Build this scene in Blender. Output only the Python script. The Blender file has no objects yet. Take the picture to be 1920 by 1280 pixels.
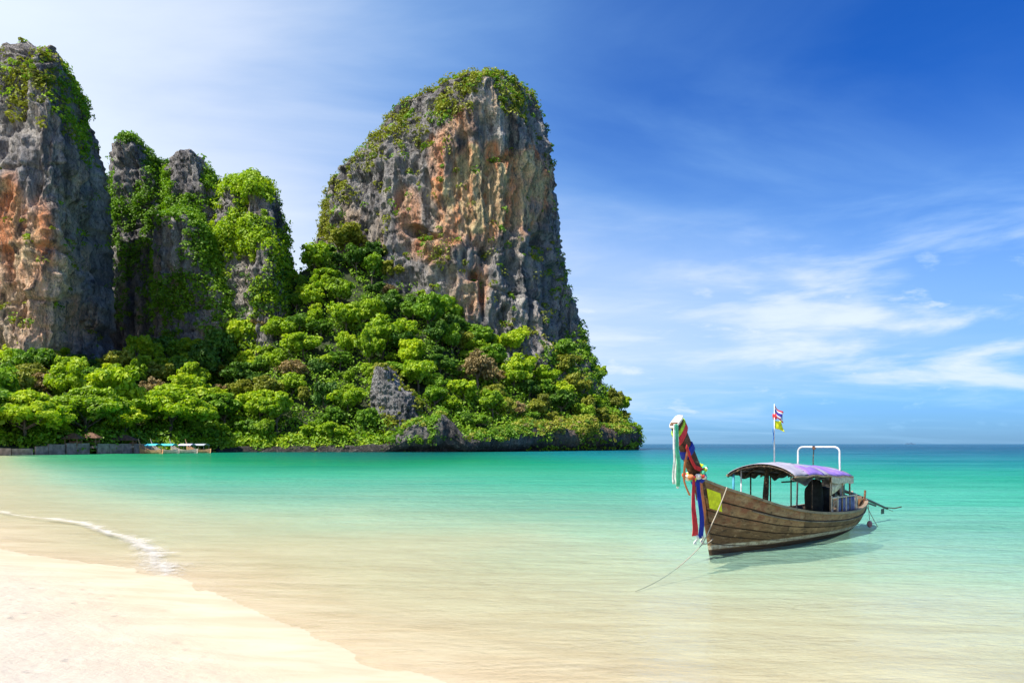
import bpy, math, random
import numpy as np
from mathutils import Vector

# ------------------------------------------------------------------ camera, sky, sun, exposure
scene = bpy.context.scene
COL = scene.collection
H = 2.4                       # eye height above the water
F = 26.0 / 36.0 * 1920.0      # focal length in photo pixels (1920 wide)
HOR = 832.0                   # horizon row of the photograph

cam_d = bpy.data.cameras.new('camera'); cam = bpy.data.objects.new('camera', cam_d); COL.objects.link(cam)
cam.location = (0, 0, H); cam.rotation_euler = (math.radians(90), 0, 0)
cam_d.lens = 26; cam_d.sensor_width = 36; cam_d.shift_y = 0.1
cam_d.clip_start = 0.1; cam_d.clip_end = 60000
scene.camera = cam

SUN_DIR = Vector((-0.80, -0.60, 0)).normalized()
SUN_EL = math.radians(57)
to_sun = Vector((SUN_DIR.x * math.cos(SUN_EL), SUN_DIR.y * math.cos(SUN_EL), math.sin(SUN_EL)))
sd = bpy.data.lights.new('sun', 'SUN'); sd.energy = 5.0; sd.angle = math.radians(0.53); sd.color = (1.0, 0.955, 0.88)
so = bpy.data.objects.new('sun', sd); COL.objects.link(so)
so.rotation_euler = to_sun.to_track_quat('Z', 'Y').to_euler(); so.location = (-20, -10, 60)

world = bpy.data.worlds.new('World'); scene.world = world; world.use_nodes = True
wt = world.node_tree; wt.nodes.clear()
def WN(t, **k):
    n = wt.nodes.new(t)
    for a, b in k.items(): setattr(n, a, b)
    return n
def wl(a, b): wt.links.new(a, b)
def wmath(op, a, b=None, c=None, clamp=False):
    n = WN('ShaderNodeMath', operation=op); n.use_clamp = clamp
    for i, v in enumerate((a, b, c)):
        if v is None: continue
        if isinstance(v, (int, float)): n.inputs[i].default_value = v
        else: wl(v, n.inputs[i])
    return n.outputs[0]
def wrange(v, a, b, c=0.0, d=1.0):
    n = WN('ShaderNodeMapRange', interpolation_type='SMOOTHSTEP'); wl(v, n.inputs[0])
    for i, x in enumerate((a, b, c, d)): n.inputs[1 + i].default_value = x
    return n.outputs[0]
sky = WN('ShaderNodeTexSky', sky_type='NISHITA'); sky.sun_disc = False
sky.sun_elevation = SUN_EL; sky.sun_rotation = math.atan2(SUN_DIR.x, SUN_DIR.y)
sky.altitude = 0; sky.air_density = 1.0; sky.dust_density = 0.4; sky.ozone_density = 3.0
tc = WN('ShaderNodeTexCoord')
sep = WN('ShaderNodeSeparateXYZ'); wl(tc.outputs['Generated'], sep.inputs[0])
dx, dy, dz = sep.outputs
# slightly deepened sky, as through a polariser
hs = WN('ShaderNodeHueSaturation'); hs.inputs['Hue'].default_value = 0.508; hs.inputs['Saturation'].default_value = 1.32; hs.inputs['Value'].default_value = 1.0
wl(sky.outputs[0], hs.inputs['Color'])
deep = WN('ShaderNodeMixRGB', blend_type='MULTIPLY'); wl(hs.outputs[0], deep.inputs[1])
tint = WN('ShaderNodeValToRGB'); wl(dz, tint.inputs[0])
tint.color_ramp.elements[0].position = 0.0; tint.color_ramp.elements[0].color = (0.22, 0.47, 1.10, 1)
tint.color_ramp.elements[1].position = 0.5; tint.color_ramp.elements[1].color = (0.25, 0.70, 1.15, 1)
e = tint.color_ramp.elements.new(0.18); e.color = (0.32, 0.66, 1.12, 1)
deep.inputs[0].default_value = 1.0; wl(tint.outputs[0], deep.inputs[2])
# cirrus: the view ray meets a high thin layer
den = wmath('ADD', wmath('MAXIMUM', dz, 0.0), 0.09)
px_ = wmath('DIVIDE', dx, den); py_ = wmath('DIVIDE', dy, den)
cmb = WN('ShaderNodeCombineXYZ'); wl(px_, cmb.inputs[0]); wl(py_, cmb.inputs[1])
mp = WN('ShaderNodeMapping'); mp.inputs['Rotation'].default_value = (0, 0, math.radians(24)); mp.inputs['Scale'].default_value = (0.55, 1.1, 1)
wl(cmb.outputs[0], mp.inputs[0])
n1 = WN('ShaderNodeTexNoise'); n1.inputs['Scale'].default_value = 0.9; n1.inputs['Detail'].default_value = 9; n1.inputs['Roughness'].default_value = 0.55; n1.inputs['Distortion'].default_value = 0.9
wl(mp.outputs[0], n1.inputs[0])
# cumulus-like streaks low over the sea
cm2 = WN('ShaderNodeCombineXYZ'); wl(wmath('DIVIDE', dx, wmath('MAXIMUM', dy, 0.2)), cm2.inputs[0]); wl(wmath('MULTIPLY', dz, 5.5), cm2.inputs[1])
n2 = WN('ShaderNodeTexNoise'); n2.inputs['Scale'].default_value = 3.6; n2.inputs['Detail'].default_value = 8; n2.inputs['Roughness'].default_value = 0.56; n2.inputs['Distortion'].default_value = 0.3
wl(cm2.outputs[0], n2.inputs[0])
# veil of haze cloud filling the left of the sky
veil = wmath('ADD', wmath('MULTIPLY', dx, -1.0), wmath('MULTIPLY', wmath('SUBTRACT', n1.outputs[0], 0.5), 0.6))
veil = wmath('ADD', veil, wmath('MULTIPLY', dz, -0.35))
veilm = wmath('MULTIPLY', wrange(veil, -0.66, 0.46), 0.97)
veilm = wmath('POWER', veilm, 1.5)
cir = wmath('MULTIPLY', wrange(n1.outputs[0], 0.45, 0.85), 0.16)
low = wmath('MULTIPLY', wrange(n2.outputs[0], 0.43, 0.68), wmath('MULTIPLY', wrange(dz, 0.34, 0.12), wrange(dz, -0.01, 0.10)))
low = wmath('MULTIPLY', low, wrange(dx, -0.1, 0.5, 0.45, 0.85))
n3 = WN('ShaderNodeTexNoise'); n3.inputs['Scale'].default_value = 10.0; n3.inputs['Detail'].default_value = 7; n3.inputs['Roughness'].default_value = 0.58; n3.inputs['Distortion'].default_value = 0.2
cm3 = WN('ShaderNodeCombineXYZ'); wl(wmath('DIVIDE', dx, wmath('MAXIMUM', dy, 0.2)), cm3.inputs[0]); wl(wmath('MULTIPLY', dz, 3.2), cm3.inputs[1]); wl(cm3.outputs[0], n3.inputs[0])
puff = wmath('MULTIPLY', wrange(n3.outputs[0], 0.56, 0.72), wmath('MULTIPLY', wrange(dz, 0.30, 0.12), wrange(dz, 0.0, 0.05)))
low = wmath('MAXIMUM', low, wmath('MULTIPLY', puff, 0.6))
hz = wmath('MULTIPLY', wrange(dz, 0.42, 0.12), wrange(dz, 0.0, 0.12, 0.10, 0.58))
hz = wmath('MULTIPLY', hz, wrange(dx, 0.15, 0.62, 1.0, 0.62))
miss = wmath('SUBTRACT', 1.0, wmath('MULTIPLY', wmath('SUBTRACT', 1.0, veilm), wmath('SUBTRACT', 1.0, cir)))
miss2 = wmath('SUBTRACT', 1.0, wmath('MULTIPLY', wmath('SUBTRACT', 1.0, low), wmath('SUBTRACT', 1.0, hz)))
cov = wmath('SUBTRACT', 1.0, wmath('MULTIPLY', wmath('SUBTRACT', 1.0, miss), wmath('SUBTRACT', 1.0, miss2)))
cloudmix = WN('ShaderNodeMixRGB'); wl(cov, cloudmix.inputs[0]); wl(deep.outputs[0], cloudmix.inputs[1])
ccol = WN('ShaderNodeMixRGB'); wl(wrange(cov, 0.15, 0.85), ccol.inputs[0]); ccol.inputs[1].default_value = (3.4, 6.2, 9.0, 1); ccol.inputs[2].default_value = (6.3, 7.1, 8.1, 1)
wl(ccol.outputs[0], cloudmix.inputs[2])
bg = WN('ShaderNodeBackground'); wl(cloudmix.outputs[0], bg.inputs[0]); bg.inputs[1].default_value = 0.10
wo = WN('ShaderNodeOutputWorld'); wl(bg.outputs[0], wo.inputs[0])

scene.view_settings.view_transform = 'Standard'; scene.view_settings.look = 'None'
scene.view_settings.gamma = 1.0; scene.view_settings.use_curve_mapping = False
scene.view_settings.exposure = 0.5

random.seed(7); RNG = np.random.default_rng(11)

# ------------------------------------------------------------------ helpers
def XY(px, Y): return (px - 960.0) / F * Y
def ZZ(py, Y): return H - (py - HOR) / F * Y

def _hash(ix, iy, iz, seed):
    h = (ix.astype(np.int64) * 374761393 + iy.astype(np.int64) * 668265263 + iz.astype(np.int64) * 1440662683 + seed * 2246822519) & 0xffffffff
    h = ((h ^ (h >> 13)) * 1274126177) & 0xffffffff
    h = ((h ^ (h >> 15)) * 2246822519) & 0xffffffff
    return ((h ^ (h >> 16)) & 0xffffff) / float(0x7fffff) - 1.0
def noise(x, y, z, seed=0):
    ix, iy, iz = np.floor(x), np.floor(y), np.floor(z)
    fx, fy, fz = x - ix, y - iy, z - iz
    fx = fx * fx * (3 - 2 * fx); fy = fy * fy * (3 - 2 * fy); fz = fz * fz * (3 - 2 * fz)
    r = 0
    for a in (0, 1):
        wx = fx if a else 1 - fx
        for b in (0, 1):
            wy = fy if b else 1 - fy
            for c in (0, 1):
                wz = fz if c else 1 - fz
                r = r + wx * wy * wz * _hash(ix + a, iy + b, iz + c, seed)
    return r
def fbm(x, y, z, oct=4, seed=0, rough=0.5):
    r, a, s = 0, 1.0, 0.0
    for o in range(oct):
        r = r + a * noise(x, y, z, seed + o * 17); s += a; a *= rough
        x, y, z = x * 2.03, y * 2.03, z * 2.03
    return r / s
def ridged(x, y, z, oct=4, seed=0):
    r, a, s = 0, 1.0, 0.0
    for o in range(oct):
        r = r + a * (1 - 2 * np.abs(noise(x, y, z, seed + o * 31))); s += a; a *= 0.5
        x, y, z = x * 2.07, y * 2.07, z * 2.07
    return r / s

def np_mesh(name, V, Fq, smooth=True):
    V = np.asarray(V, dtype=np.float32); Fq = np.asarray(Fq, dtype=np.int32)
    k = Fq.shape[1]
    me = bpy.data.meshes.new(name)
    me.vertices.add(len(V)); me.vertices.foreach_set('co', V.ravel())
    me.loops.add(Fq.size); me.loops.foreach_set('vertex_index', Fq.ravel())
    me.polygons.add(len(Fq)); me.polygons.foreach_set('loop_start', np.arange(0, Fq.size, k, dtype=np.int32))
    me.polygons.foreach_set('use_smooth', np.full(len(Fq), smooth, dtype=bool))
    me.update(calc_edges=True); me.validate()
    return me
def attr_f(me, name, arr):
    a = me.attributes.new(name, 'FLOAT', 'POINT'); a.data.foreach_set('value', np.asarray(arr, dtype=np.float32).ravel())
def attr_c(me, name, arr):
    arr = np.asarray(arr, dtype=np.float32)
    if arr.shape[1] == 3: arr = np.concatenate([arr, np.ones((len(arr), 1), np.float32)], 1)
    a = me.attributes.new(name, 'FLOAT_COLOR', 'POINT'); a.data.foreach_set('color', arr.ravel())
def grid_quads(nu, nv, wrap=False, flip=False):
    """rows u (nu) x columns v (nv), index u*nv+v"""
    u = np.arange(nu - 1)[:, None]; v = np.arange(nv if wrap else nv - 1)[None, :]
    v2 = (v + 1) % nv
    q = np.stack([u * nv + v, u * nv + v2, (u + 1) * nv + v2, (u + 1) * nv + v], -1).reshape(-1, 4)
    return q[:, ::-1] if flip else q

def tag(o, label=None, cat=None, group=None, kind=None):
    if label: o['label'] = label
    if cat: o['category'] = cat
    if group: o['group'] = group
    if kind: o['kind'] = kind
    return o
def link(name, me, mat=None, parent=None):
    o = bpy.data.objects.new(name, me); COL.objects.link(o)
    if mat is not None and me is not None and len(me.materials) == 0: me.materials.append(mat)
    if parent is not None: o.parent = parent
    return o
def empty(name, loc, rz=0.0):
    o = bpy.data.objects.new(name, None); COL.objects.link(o); o.location = loc; o.rotation_euler = (0, 0, rz); o.empty_display_size = 0.5
    return o

class MB:
    def __init__(s): s.v = []; s.f = []
    def add(s, vs, fs):
        n = len(s.v); s.v += [tuple(map(float, p)) for p in vs]; s.f += [tuple(i + n for i in f) for f in fs]; return s
    def box(s, x0, x1, y0, y1, z0, z1, bev=0.0):
        vs = [(x0, y0, z0), (x1, y0, z0), (x1, y1, z0), (x0, y1, z0), (x0, y0, z1), (x1, y0, z1), (x1, y1, z1), (x0, y1, z1)]
        return s.add(vs, [(0, 3, 2, 1), (4, 5, 6, 7), (0, 1, 5, 4), (1, 2, 6, 5), (2, 3, 7, 6), (3, 0, 4, 7)])
    def tube(s, pts, r, n=8, caps=True):
        pts = [Vector(p) for p in pts]; m = len(pts)
        rs = r if isinstance(r, (list, tuple)) else [r] * m
        up = None; base = len(s.v)
        for i, p in enumerate(pts):
            d = (pts[min(i + 1, m - 1)] - pts[max(i - 1, 0)]).normalized()
            if up is None: up = Vector((0, 0, 1)) if abs(d.z) < 0.9 else Vector((1, 0, 0))
            a = d.cross(up).normalized(); b = a.cross(d).normalized(); up = b
            for k in range(n):
                t = 2 * math.pi * k / n
                s.v.append(tuple(p + (a * math.cos(t) + b * math.sin(t)) * rs[i]))
        for i in range(m - 1):
            for k in range(n):
                k2 = (k + 1) % n
                s.f.append((base + i * n + k, base + i * n + k2, base + (i + 1) * n + k2, base + (i + 1) * n + k))
        if caps:
            s.f.append(tuple(base + k for k in range(n))[::-1]); s.f.append(tuple(base + (m - 1) * n + k for k in range(n)))
        return s
    def beam(s, a, b, w, h, up=(0, 0, 1)):
        a, b = Vector(a), Vector(b); d = (b - a).normalized(); up = Vector(up)
        if abs(d.dot(up)) > 0.95: up = Vector((1, 0, 0))
        sx = d.cross(up).normalized() * w / 2; sz = sx.cross(d).normalized() * h / 2
        vs = [a - sx - sz, a + sx - sz, a + sx + sz, a - sx + sz, b - sx - sz, b + sx - sz, b + sx + sz, b - sx + sz]
        return s.add(vs, [(0, 1, 2, 3), (4, 7, 6, 5), (0, 4, 5, 1), (1, 5, 6, 2), (2, 6, 7, 3), (3, 7, 4, 0)])
    def sheet(s, rows, thick=0.006):
        """rows: list of lists of points; gives a closed thin slab"""
        nu, nv = len(rows), len(rows[0]); P = np.array([[tuple(p) for p in r] for r in rows])
        du = np.gradient(P, axis=0); dv = np.gradient(P, axis=1); N = np.cross(du, dv); N /= (np.linalg.norm(N, axis=-1, keepdims=True) + 1e-9)
        A = (P + N * thick / 2).reshape(-1, 3); B = (P - N * thick / 2).reshape(-1, 3); n = len(A)
        fs = [tuple(q) for q in grid_quads(nu, nv)] + [tuple(n + i for i in q[::-1]) for q in grid_quads(nu, nv)]
        rim = [j for j in range(nv)] + [i * nv + nv - 1 for i in range(1, nu)] + [(nu - 1) * nv + j for j in range(nv - 2, -1, -1)] + [i * nv for i in range(nu - 2, 0, -1)]
        for a, b in zip(rim, rim[1:] + rim[:1]): fs.append((a, a + n, b + n, b))
        return s.add(np.concatenate([A, B]), fs)
    def build(s, name, mat, parent=None, smooth=False, loc=None, rz=None):
        me = bpy.data.meshes.new(name); me.from_pydata(s.v, [], s.f); me.validate()
        for p in me.polygons: p.use_smooth = smooth
        o = link(name, me, mat, parent)
        if loc is not None: o.location = loc
        if rz is not None: o.rotation_euler = (0, 0, rz)
        return o

# ------------------------------------------------------------------ materials
class NT:
    def __init__(s, name):
        s.m = bpy.data.materials.new(name); s.m.use_nodes = True; s.t = s.m.node_tree; s.t.nodes.clear()
        s.out = s.t.nodes.new('ShaderNodeOutputMaterial')
    def n(s, t, **k):
        x = s.t.nodes.new(t)
        for a, b in k.items(): setattr(x, a, b)
        return x
    def l(s, a, b): s.t.links.new(a, b)
    def val(s, sock, v):
        if isinstance(v, (int, float, tuple)): sock.default_value = v
        else: s.l(v, sock)
    def math(s, op, a, b=None, clamp=False):
        x = s.n('ShaderNodeMath', operation=op); x.use_clamp = clamp; s.val(x.inputs[0], a)
        if b is not None: s.val(x.inputs[1], b)
        return x.outputs[0]
    def mix(s, f, a, b, mode='MIX'):
        x = s.n('ShaderNodeMixRGB', blend_type=mode); s.val(x.inputs[0], f); s.val(x.inputs[1], a); s.val(x.inputs[2], b); return x.outputs[0]
    def noise(s, vec, scale, detail=4, rough=0.55, dist=0.0):
        x = s.n('ShaderNodeTexNoise'); s.l(vec, x.inputs['Vector']); x.inputs['Scale'].default_value = scale
        x.inputs['Detail'].default_value = detail; x.inputs['Roughness'].default_value = rough; x.inputs['Distortion'].default_value = dist
        return x.outputs[0]
    def mapping(s, vec, scale=(1, 1, 1), rot=(0, 0, 0)):
        x = s.n('ShaderNodeMapping'); s.l(vec, x.inputs[0]); x.inputs['Scale'].default_value = scale; x.inputs['Rotation'].default_value = rot; return x.outputs[0]
    def rng(s, v, a, b, c=0.0, d=1.0, smooth=True):
        x = s.n('ShaderNodeMapRange'); x.interpolation_type = 'SMOOTHSTEP' if smooth else 'LINEAR'
        s.val(x.inputs[0], v)
        for i, q in enumerate((a, b, c, d)): x.inputs[1 + i].default_value = q
        return x.outputs[0]
    def ramp(s, v, stops):
        x = s.n('ShaderNodeValToRGB'); s.l(v, x.inputs[0]); cr = x.color_ramp
        cr.elements[0].position = stops[0][0]; cr.elements[0].color = (*stops[0][1], 1)
        cr.elements[1].position = stops[-1][0]; cr.elements[1].color = (*stops[-1][1], 1)
        for p, c in stops[1:-1]:
            e = cr.elements.new(p); e.color = (*c, 1)
        return x.outputs[0]
    def bump(s, h, strength=0.5, dist=0.05):
        x = s.n('ShaderNodeBump'); s.l(h, x.inputs['Height']); x.inputs['Strength'].default_value = strength; x.inputs['Distance'].default_value = dist; return x.outputs[0]
    def princ(s, color, rough=0.6, normal=None, spec=0.3, metal=0.0):
        p = s.n('ShaderNodeBsdfPrincipled'); s.val(p.inputs['Base Color'], color if not (isinstance(color, tuple) and len(color) == 3) else (*color, 1))
        s.val(p.inputs['Roughness'], rough); p.inputs['Specular IOR Level'].default_value = spec; p.inputs['Metallic'].default_value = metal
        if normal is not None: s.l(normal, p.inputs['Normal'])
        s.l(p.outputs[0], s.out.inputs[0]); return p
    def obj(s): return s.n('ShaderNodeTexCoord').outputs['Object']
    def geo(s): return s.n('ShaderNodeNewGeometry').outputs['Position']
    def attr(s, name): return s.n('ShaderNodeAttribute', attribute_name=name)

def m_simple(name, col, rough=0.6, var=0.25, scale=6.0, spec=0.3, metal=0.0, bump=0.2):
    t = NT(name); o = t.obj(); n = t.noise(o, scale, 5)
    c = t.mix(t.rng(n, 0.3, 0.7), tuple(x * (1 - var) for x in col) + (1,), tuple(min(1, x * (1 + var)) for x in col) + (1,))
    t.princ(c, rough, t.bump(t.noise(o, scale * 5, 4), bump, 0.01), spec, metal)
    return t.m

def m_wood(name, light, dark, red=None, zband=None, grain=(1.2, 14, 14)):
    t = NT(name); o = t.obj()
    rnd = t.n('ShaderNodeObjectInfo').outputs['Random']
    off = t.n('ShaderNodeVectorMath', operation='ADD'); t.l(o, off.inputs[0])
    cx = t.n('ShaderNodeCombineXYZ'); t.l(t.math('MULTIPLY', rnd, 37.0), cx.inputs[0]); t.l(cx.outputs[0], off.inputs[1])
    g = t.noise(t.mapping(off.outputs[0], grain), 1.0, 6, 0.65, 0.4)
    b = t.noise(o, 2.3, 5, 0.6)
    c = t.ramp(g, [(0.28, dark), (0.5, tuple((a + b_) / 2 for a, b_ in zip(light, dark))), (0.72, light)])
    c = t.mix(t.rng(b, 0.35, 0.65, 0.0, 0.55), c, (*[x * 0.45 for x in dark], 1))
    c = t.mix(t.rng(rnd, 0, 0.6, 0.6, 0.0), c, (*[x * 0.7 for x in dark], 1)); c = t.mix(t.rng(rnd, 0.5, 1, 0.0, 0.5), c, (*light, 1))
    # knots and black water stains
    st = t.noise(t.mapping(o, (2.0, 2.0, 5.0)), 2.2, 6, 0.7, 0.8)
    c = t.mix(t.rng(st, 0.52, 0.68, 0.0, 0.8), c, (0.018, 0.013, 0.01, 1))
    pale = t.noise(t.mapping(off.outputs[0], (2.0, 5.0, 7.0)), 1.6, 7, 0.75, 0.6)
    c = t.mix(t.rng(pale, 0.50, 0.70, 0.0, 0.75), c, (0.44, 0.29, 0.16, 1))
    z = t.n('ShaderNodeSeparateXYZ'); t.l(o, z.inputs[0])
    if red:
        m = t.math('MULTIPLY', t.rng(t.noise(o, 3.1, 5, 0.65), 0.45, 0.6), t.rng(z.outputs[2], 0.35, 0.95))
        c = t.mix(t.math('MULTIPLY', m, 0.75), c, (*red, 1))
    if zband:
        wob = t.math('ADD', z.outputs[2], t.math('MULTIPLY', t.math('SUBTRACT', t.noise(o, 5, 3), 0.5), 0.03))
        wear = t.rng(t.noise(o, 9, 5, 0.7), 0.35, 0.6, 0.35, 1.0)
        band = t.math('MULTIPLY', t.rng(wob, zband[0] - 0.012, zband[0] + 0.012), t.rng(wob, zband[1] + 0.012, zband[1] - 0.012))
        c = t.mix(t.math('MULTIPLY', band, wear), c, (0.52, 0.45, 0.33, 1))
        c = t.mix(t.rng(wob, zband[0] + 0.01, zband[0] - 0.04, 0, 0.9), c, (0.05, 0.032, 0.022, 1))
    hgt = t.math('ADD', g, t.math('MULTIPLY', t.noise(o, 30, 3), 0.4))
    t.princ(c, 0.75, t.bump(hgt, 0.6, 0.015), 0.25)
    return t.m

def m_rock():
    t = NT('limestone'); p = t.geo()
    a = t.attr('col').outputs['Color']
    s1 = t.noise(t.mapping(p, (0.55, 0.55, 0.11)), 1.0, 8, 0.62, 1.2)      # hanging streaks
    s2 = t.noise(t.mapping(p, (1.3, 1.3, 0.8)), 1.0, 7, 0.7, 0.6)
    s3 = t.noise(t.mapping(p, (0.16, 0.16, 0.03)), 1.0, 6, 0.6, 1.5)
    c = t.mix(t.rng(s1, 0.50, 0.66, 0.0, 0.50), a, (0.085, 0.080, 0.082, 1))
    c = t.mix(t.rng(s3, 0.54, 0.64, 0.0, 0.75), c, (0.045, 0.042, 0.045, 1))
    c = t.mix(t.rng(s2, 0.50, 0.70, 0.0, 0.5), c, (0.52, 0.46, 0.38, 1))
    c = t.mix(t.rng(s2, 0.45, 0.33, 0.0, 0.75), c, (0.07, 0.066, 0.066, 1))
    wv = t.n('ShaderNodeVectorMath', operation='ADD'); t.l(t.mapping(p, (0.16, 0.16, 0.055)), wv.inputs[0])
    wn = t.n('ShaderNodeTexNoise'); t.l(t.mapping(p, (0.3, 0.3, 0.15)), wn.inputs['Vector']); wn.inputs['Detail'].default_value = 5
    wsc = t.n('ShaderNodeVectorMath', operation='SCALE'); t.l(wn.outputs['Color'], wsc.inputs[0]); wsc.inputs['Scale'].default_value = 1.1; t.l(wsc.outputs[0], wv.inputs[1])
    vo = t.n('ShaderNodeTexVoronoi'); vo.feature = 'DISTANCE_TO_EDGE'; t.l(wv.outputs[0], vo.inputs['Vector']); vo.inputs['Scale'].default_value = 1.6
    crack = t.rng(vo.outputs['Distance'], 0.0, 0.05, 1.0, 0.0)
    crack = t.math('MULTIPLY', crack, t.rng(s2, 0.35, 0.6))
    c = t.mix(t.math('MULTIPLY', crack, 0.75), c, (0.035, 0.032, 0.032, 1))
    h = t.math('ADD', t.math('MULTIPLY', s1, 1.6), t.math('MULTIPLY', s2, 1.3))
    h = t.math('SUBTRACT', h, t.math('MULTIPLY', crack, 0.7))
    h = t.math('ADD', h, t.math('MULTIPLY', t.noise(p, 2.6, 5, 0.7), 0.35))
    t.princ(c, 0.9, t.bump(h, 1.0, 1.3), 0.15)
    return t.m

def m_leaf(name, c_dark, c_mid, c_light, trans=0.35):
    t = NT(name)
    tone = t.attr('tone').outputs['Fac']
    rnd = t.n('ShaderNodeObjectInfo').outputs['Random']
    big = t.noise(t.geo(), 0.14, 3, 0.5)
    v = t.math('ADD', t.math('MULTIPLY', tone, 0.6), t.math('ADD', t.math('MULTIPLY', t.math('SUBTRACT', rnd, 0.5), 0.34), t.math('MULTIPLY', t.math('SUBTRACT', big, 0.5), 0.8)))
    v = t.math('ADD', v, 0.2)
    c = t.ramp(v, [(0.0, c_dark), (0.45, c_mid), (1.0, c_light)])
    d = t.n('ShaderNodeBsdfDiffuse'); t.l(c, d.inputs[0])
    tr = t.n('ShaderNodeBsdfTranslucent'); t.l(t.mix(1.0, c, (1.1, 1.15, 0.5, 1), 'MULTIPLY'), tr.inputs[0])
    m = t.n('ShaderNodeMixShader'); m.inputs[0].default_value = trans; t.l(d.outputs[0], m.inputs[1]); t.l(tr.outputs[0], m.inputs[2])
    g = t.n('ShaderNodeBsdfGlossy'); g.inputs['Roughness'].default_value = 0.55; g.inputs[0].default_value = (0.9, 0.95, 0.7, 1)
    m2 = t.n('ShaderNodeMixShader'); m2.inputs[0].default_value = 0.035; t.l(m.outputs[0], m2.inputs[1]); t.l(g.outputs[0], m2.inputs[2])
    t.l(m2.outputs[0], t.out.inputs[0])
    return t.m

def m_sand():
    t = NT('beach_sand'); p = t.geo(); a = t.attr('depth').outputs['Fac']
    n = t.noise(p, 0.6, 6, 0.6); f = t.noise(p, 16, 6, 0.7)
    dry = t.mix(t.rng(n, 0.3, 0.7), (0.50, 0.43, 0.34, 1), (0.555, 0.485, 0.395, 1))
    dry = t.mix(t.rng(f, 0.50, 0.70, 0, 0.5), dry, (0.42, 0.33, 0.24, 1))
    lng = t.noise(t.mapping(p, (0.5, 1.8, 1), (0, 0, math.radians(38))), 1.0, 5, 0.6, 0.8)
    wet = t.mix(t.rng(lng, 0.3, 0.7), (0.55, 0.43, 0.28, 1), (0.64, 0.53, 0.37, 1))
    # z above water, wobbling line of damp
    w = t.math('ADD', a, t.math('MULTIPLY', t.math('SUBTRACT', t.noise(p, 0.9, 4), 0.5), 0.05))
    c = t.mix(t.rng(w, -0.30, 0.0), dry, wet)
    under = t.mix(t.rng(t.math('ADD', t.math('MULTIPLY', lng, 0.5), t.math('MULTIPLY', t.noise(t.mapping(p, (1.4, 5.0, 1), (0, 0, math.radians(16))), 1.0, 6, 0.65, 0.7), 0.5)), 0.38, 0.62), (0.70, 0.60, 0.45, 1), (0.86, 0.78, 0.62, 1))
    c = t.mix(t.rng(a, 0.10, 0.45), c, under)
    foot = t.n('ShaderNodeTexVoronoi'); t.l(t.mapping(p, (1.0, 1.0, 1)), foot.inputs['Vector']); foot.inputs['Scale'].default_value = 2.4
    dent = t.math('MULTIPLY', t.rng(foot.outputs['Distance'], 0.05, 0.28), 0.5)
    h = t.math('ADD', t.math('MULTIPLY', f, 0.25), t.math('ADD', dent, t.noise(p, 3.2, 4)))
    dryness = t.rng(w, 0.0, -0.2)
    b = t.n('ShaderNodeBump'); t.l(h, b.inputs['Height']); t.l(t.math('MULTIPLY', dryness, 0.85), b.inputs['Strength']); b.inputs['Distance'].default_value = 0.05
    t.princ(c, t.rng(w, -0.08, 0.02, 0.95, 0.55), b.outputs[0], 0.2)
    return t.m

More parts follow.
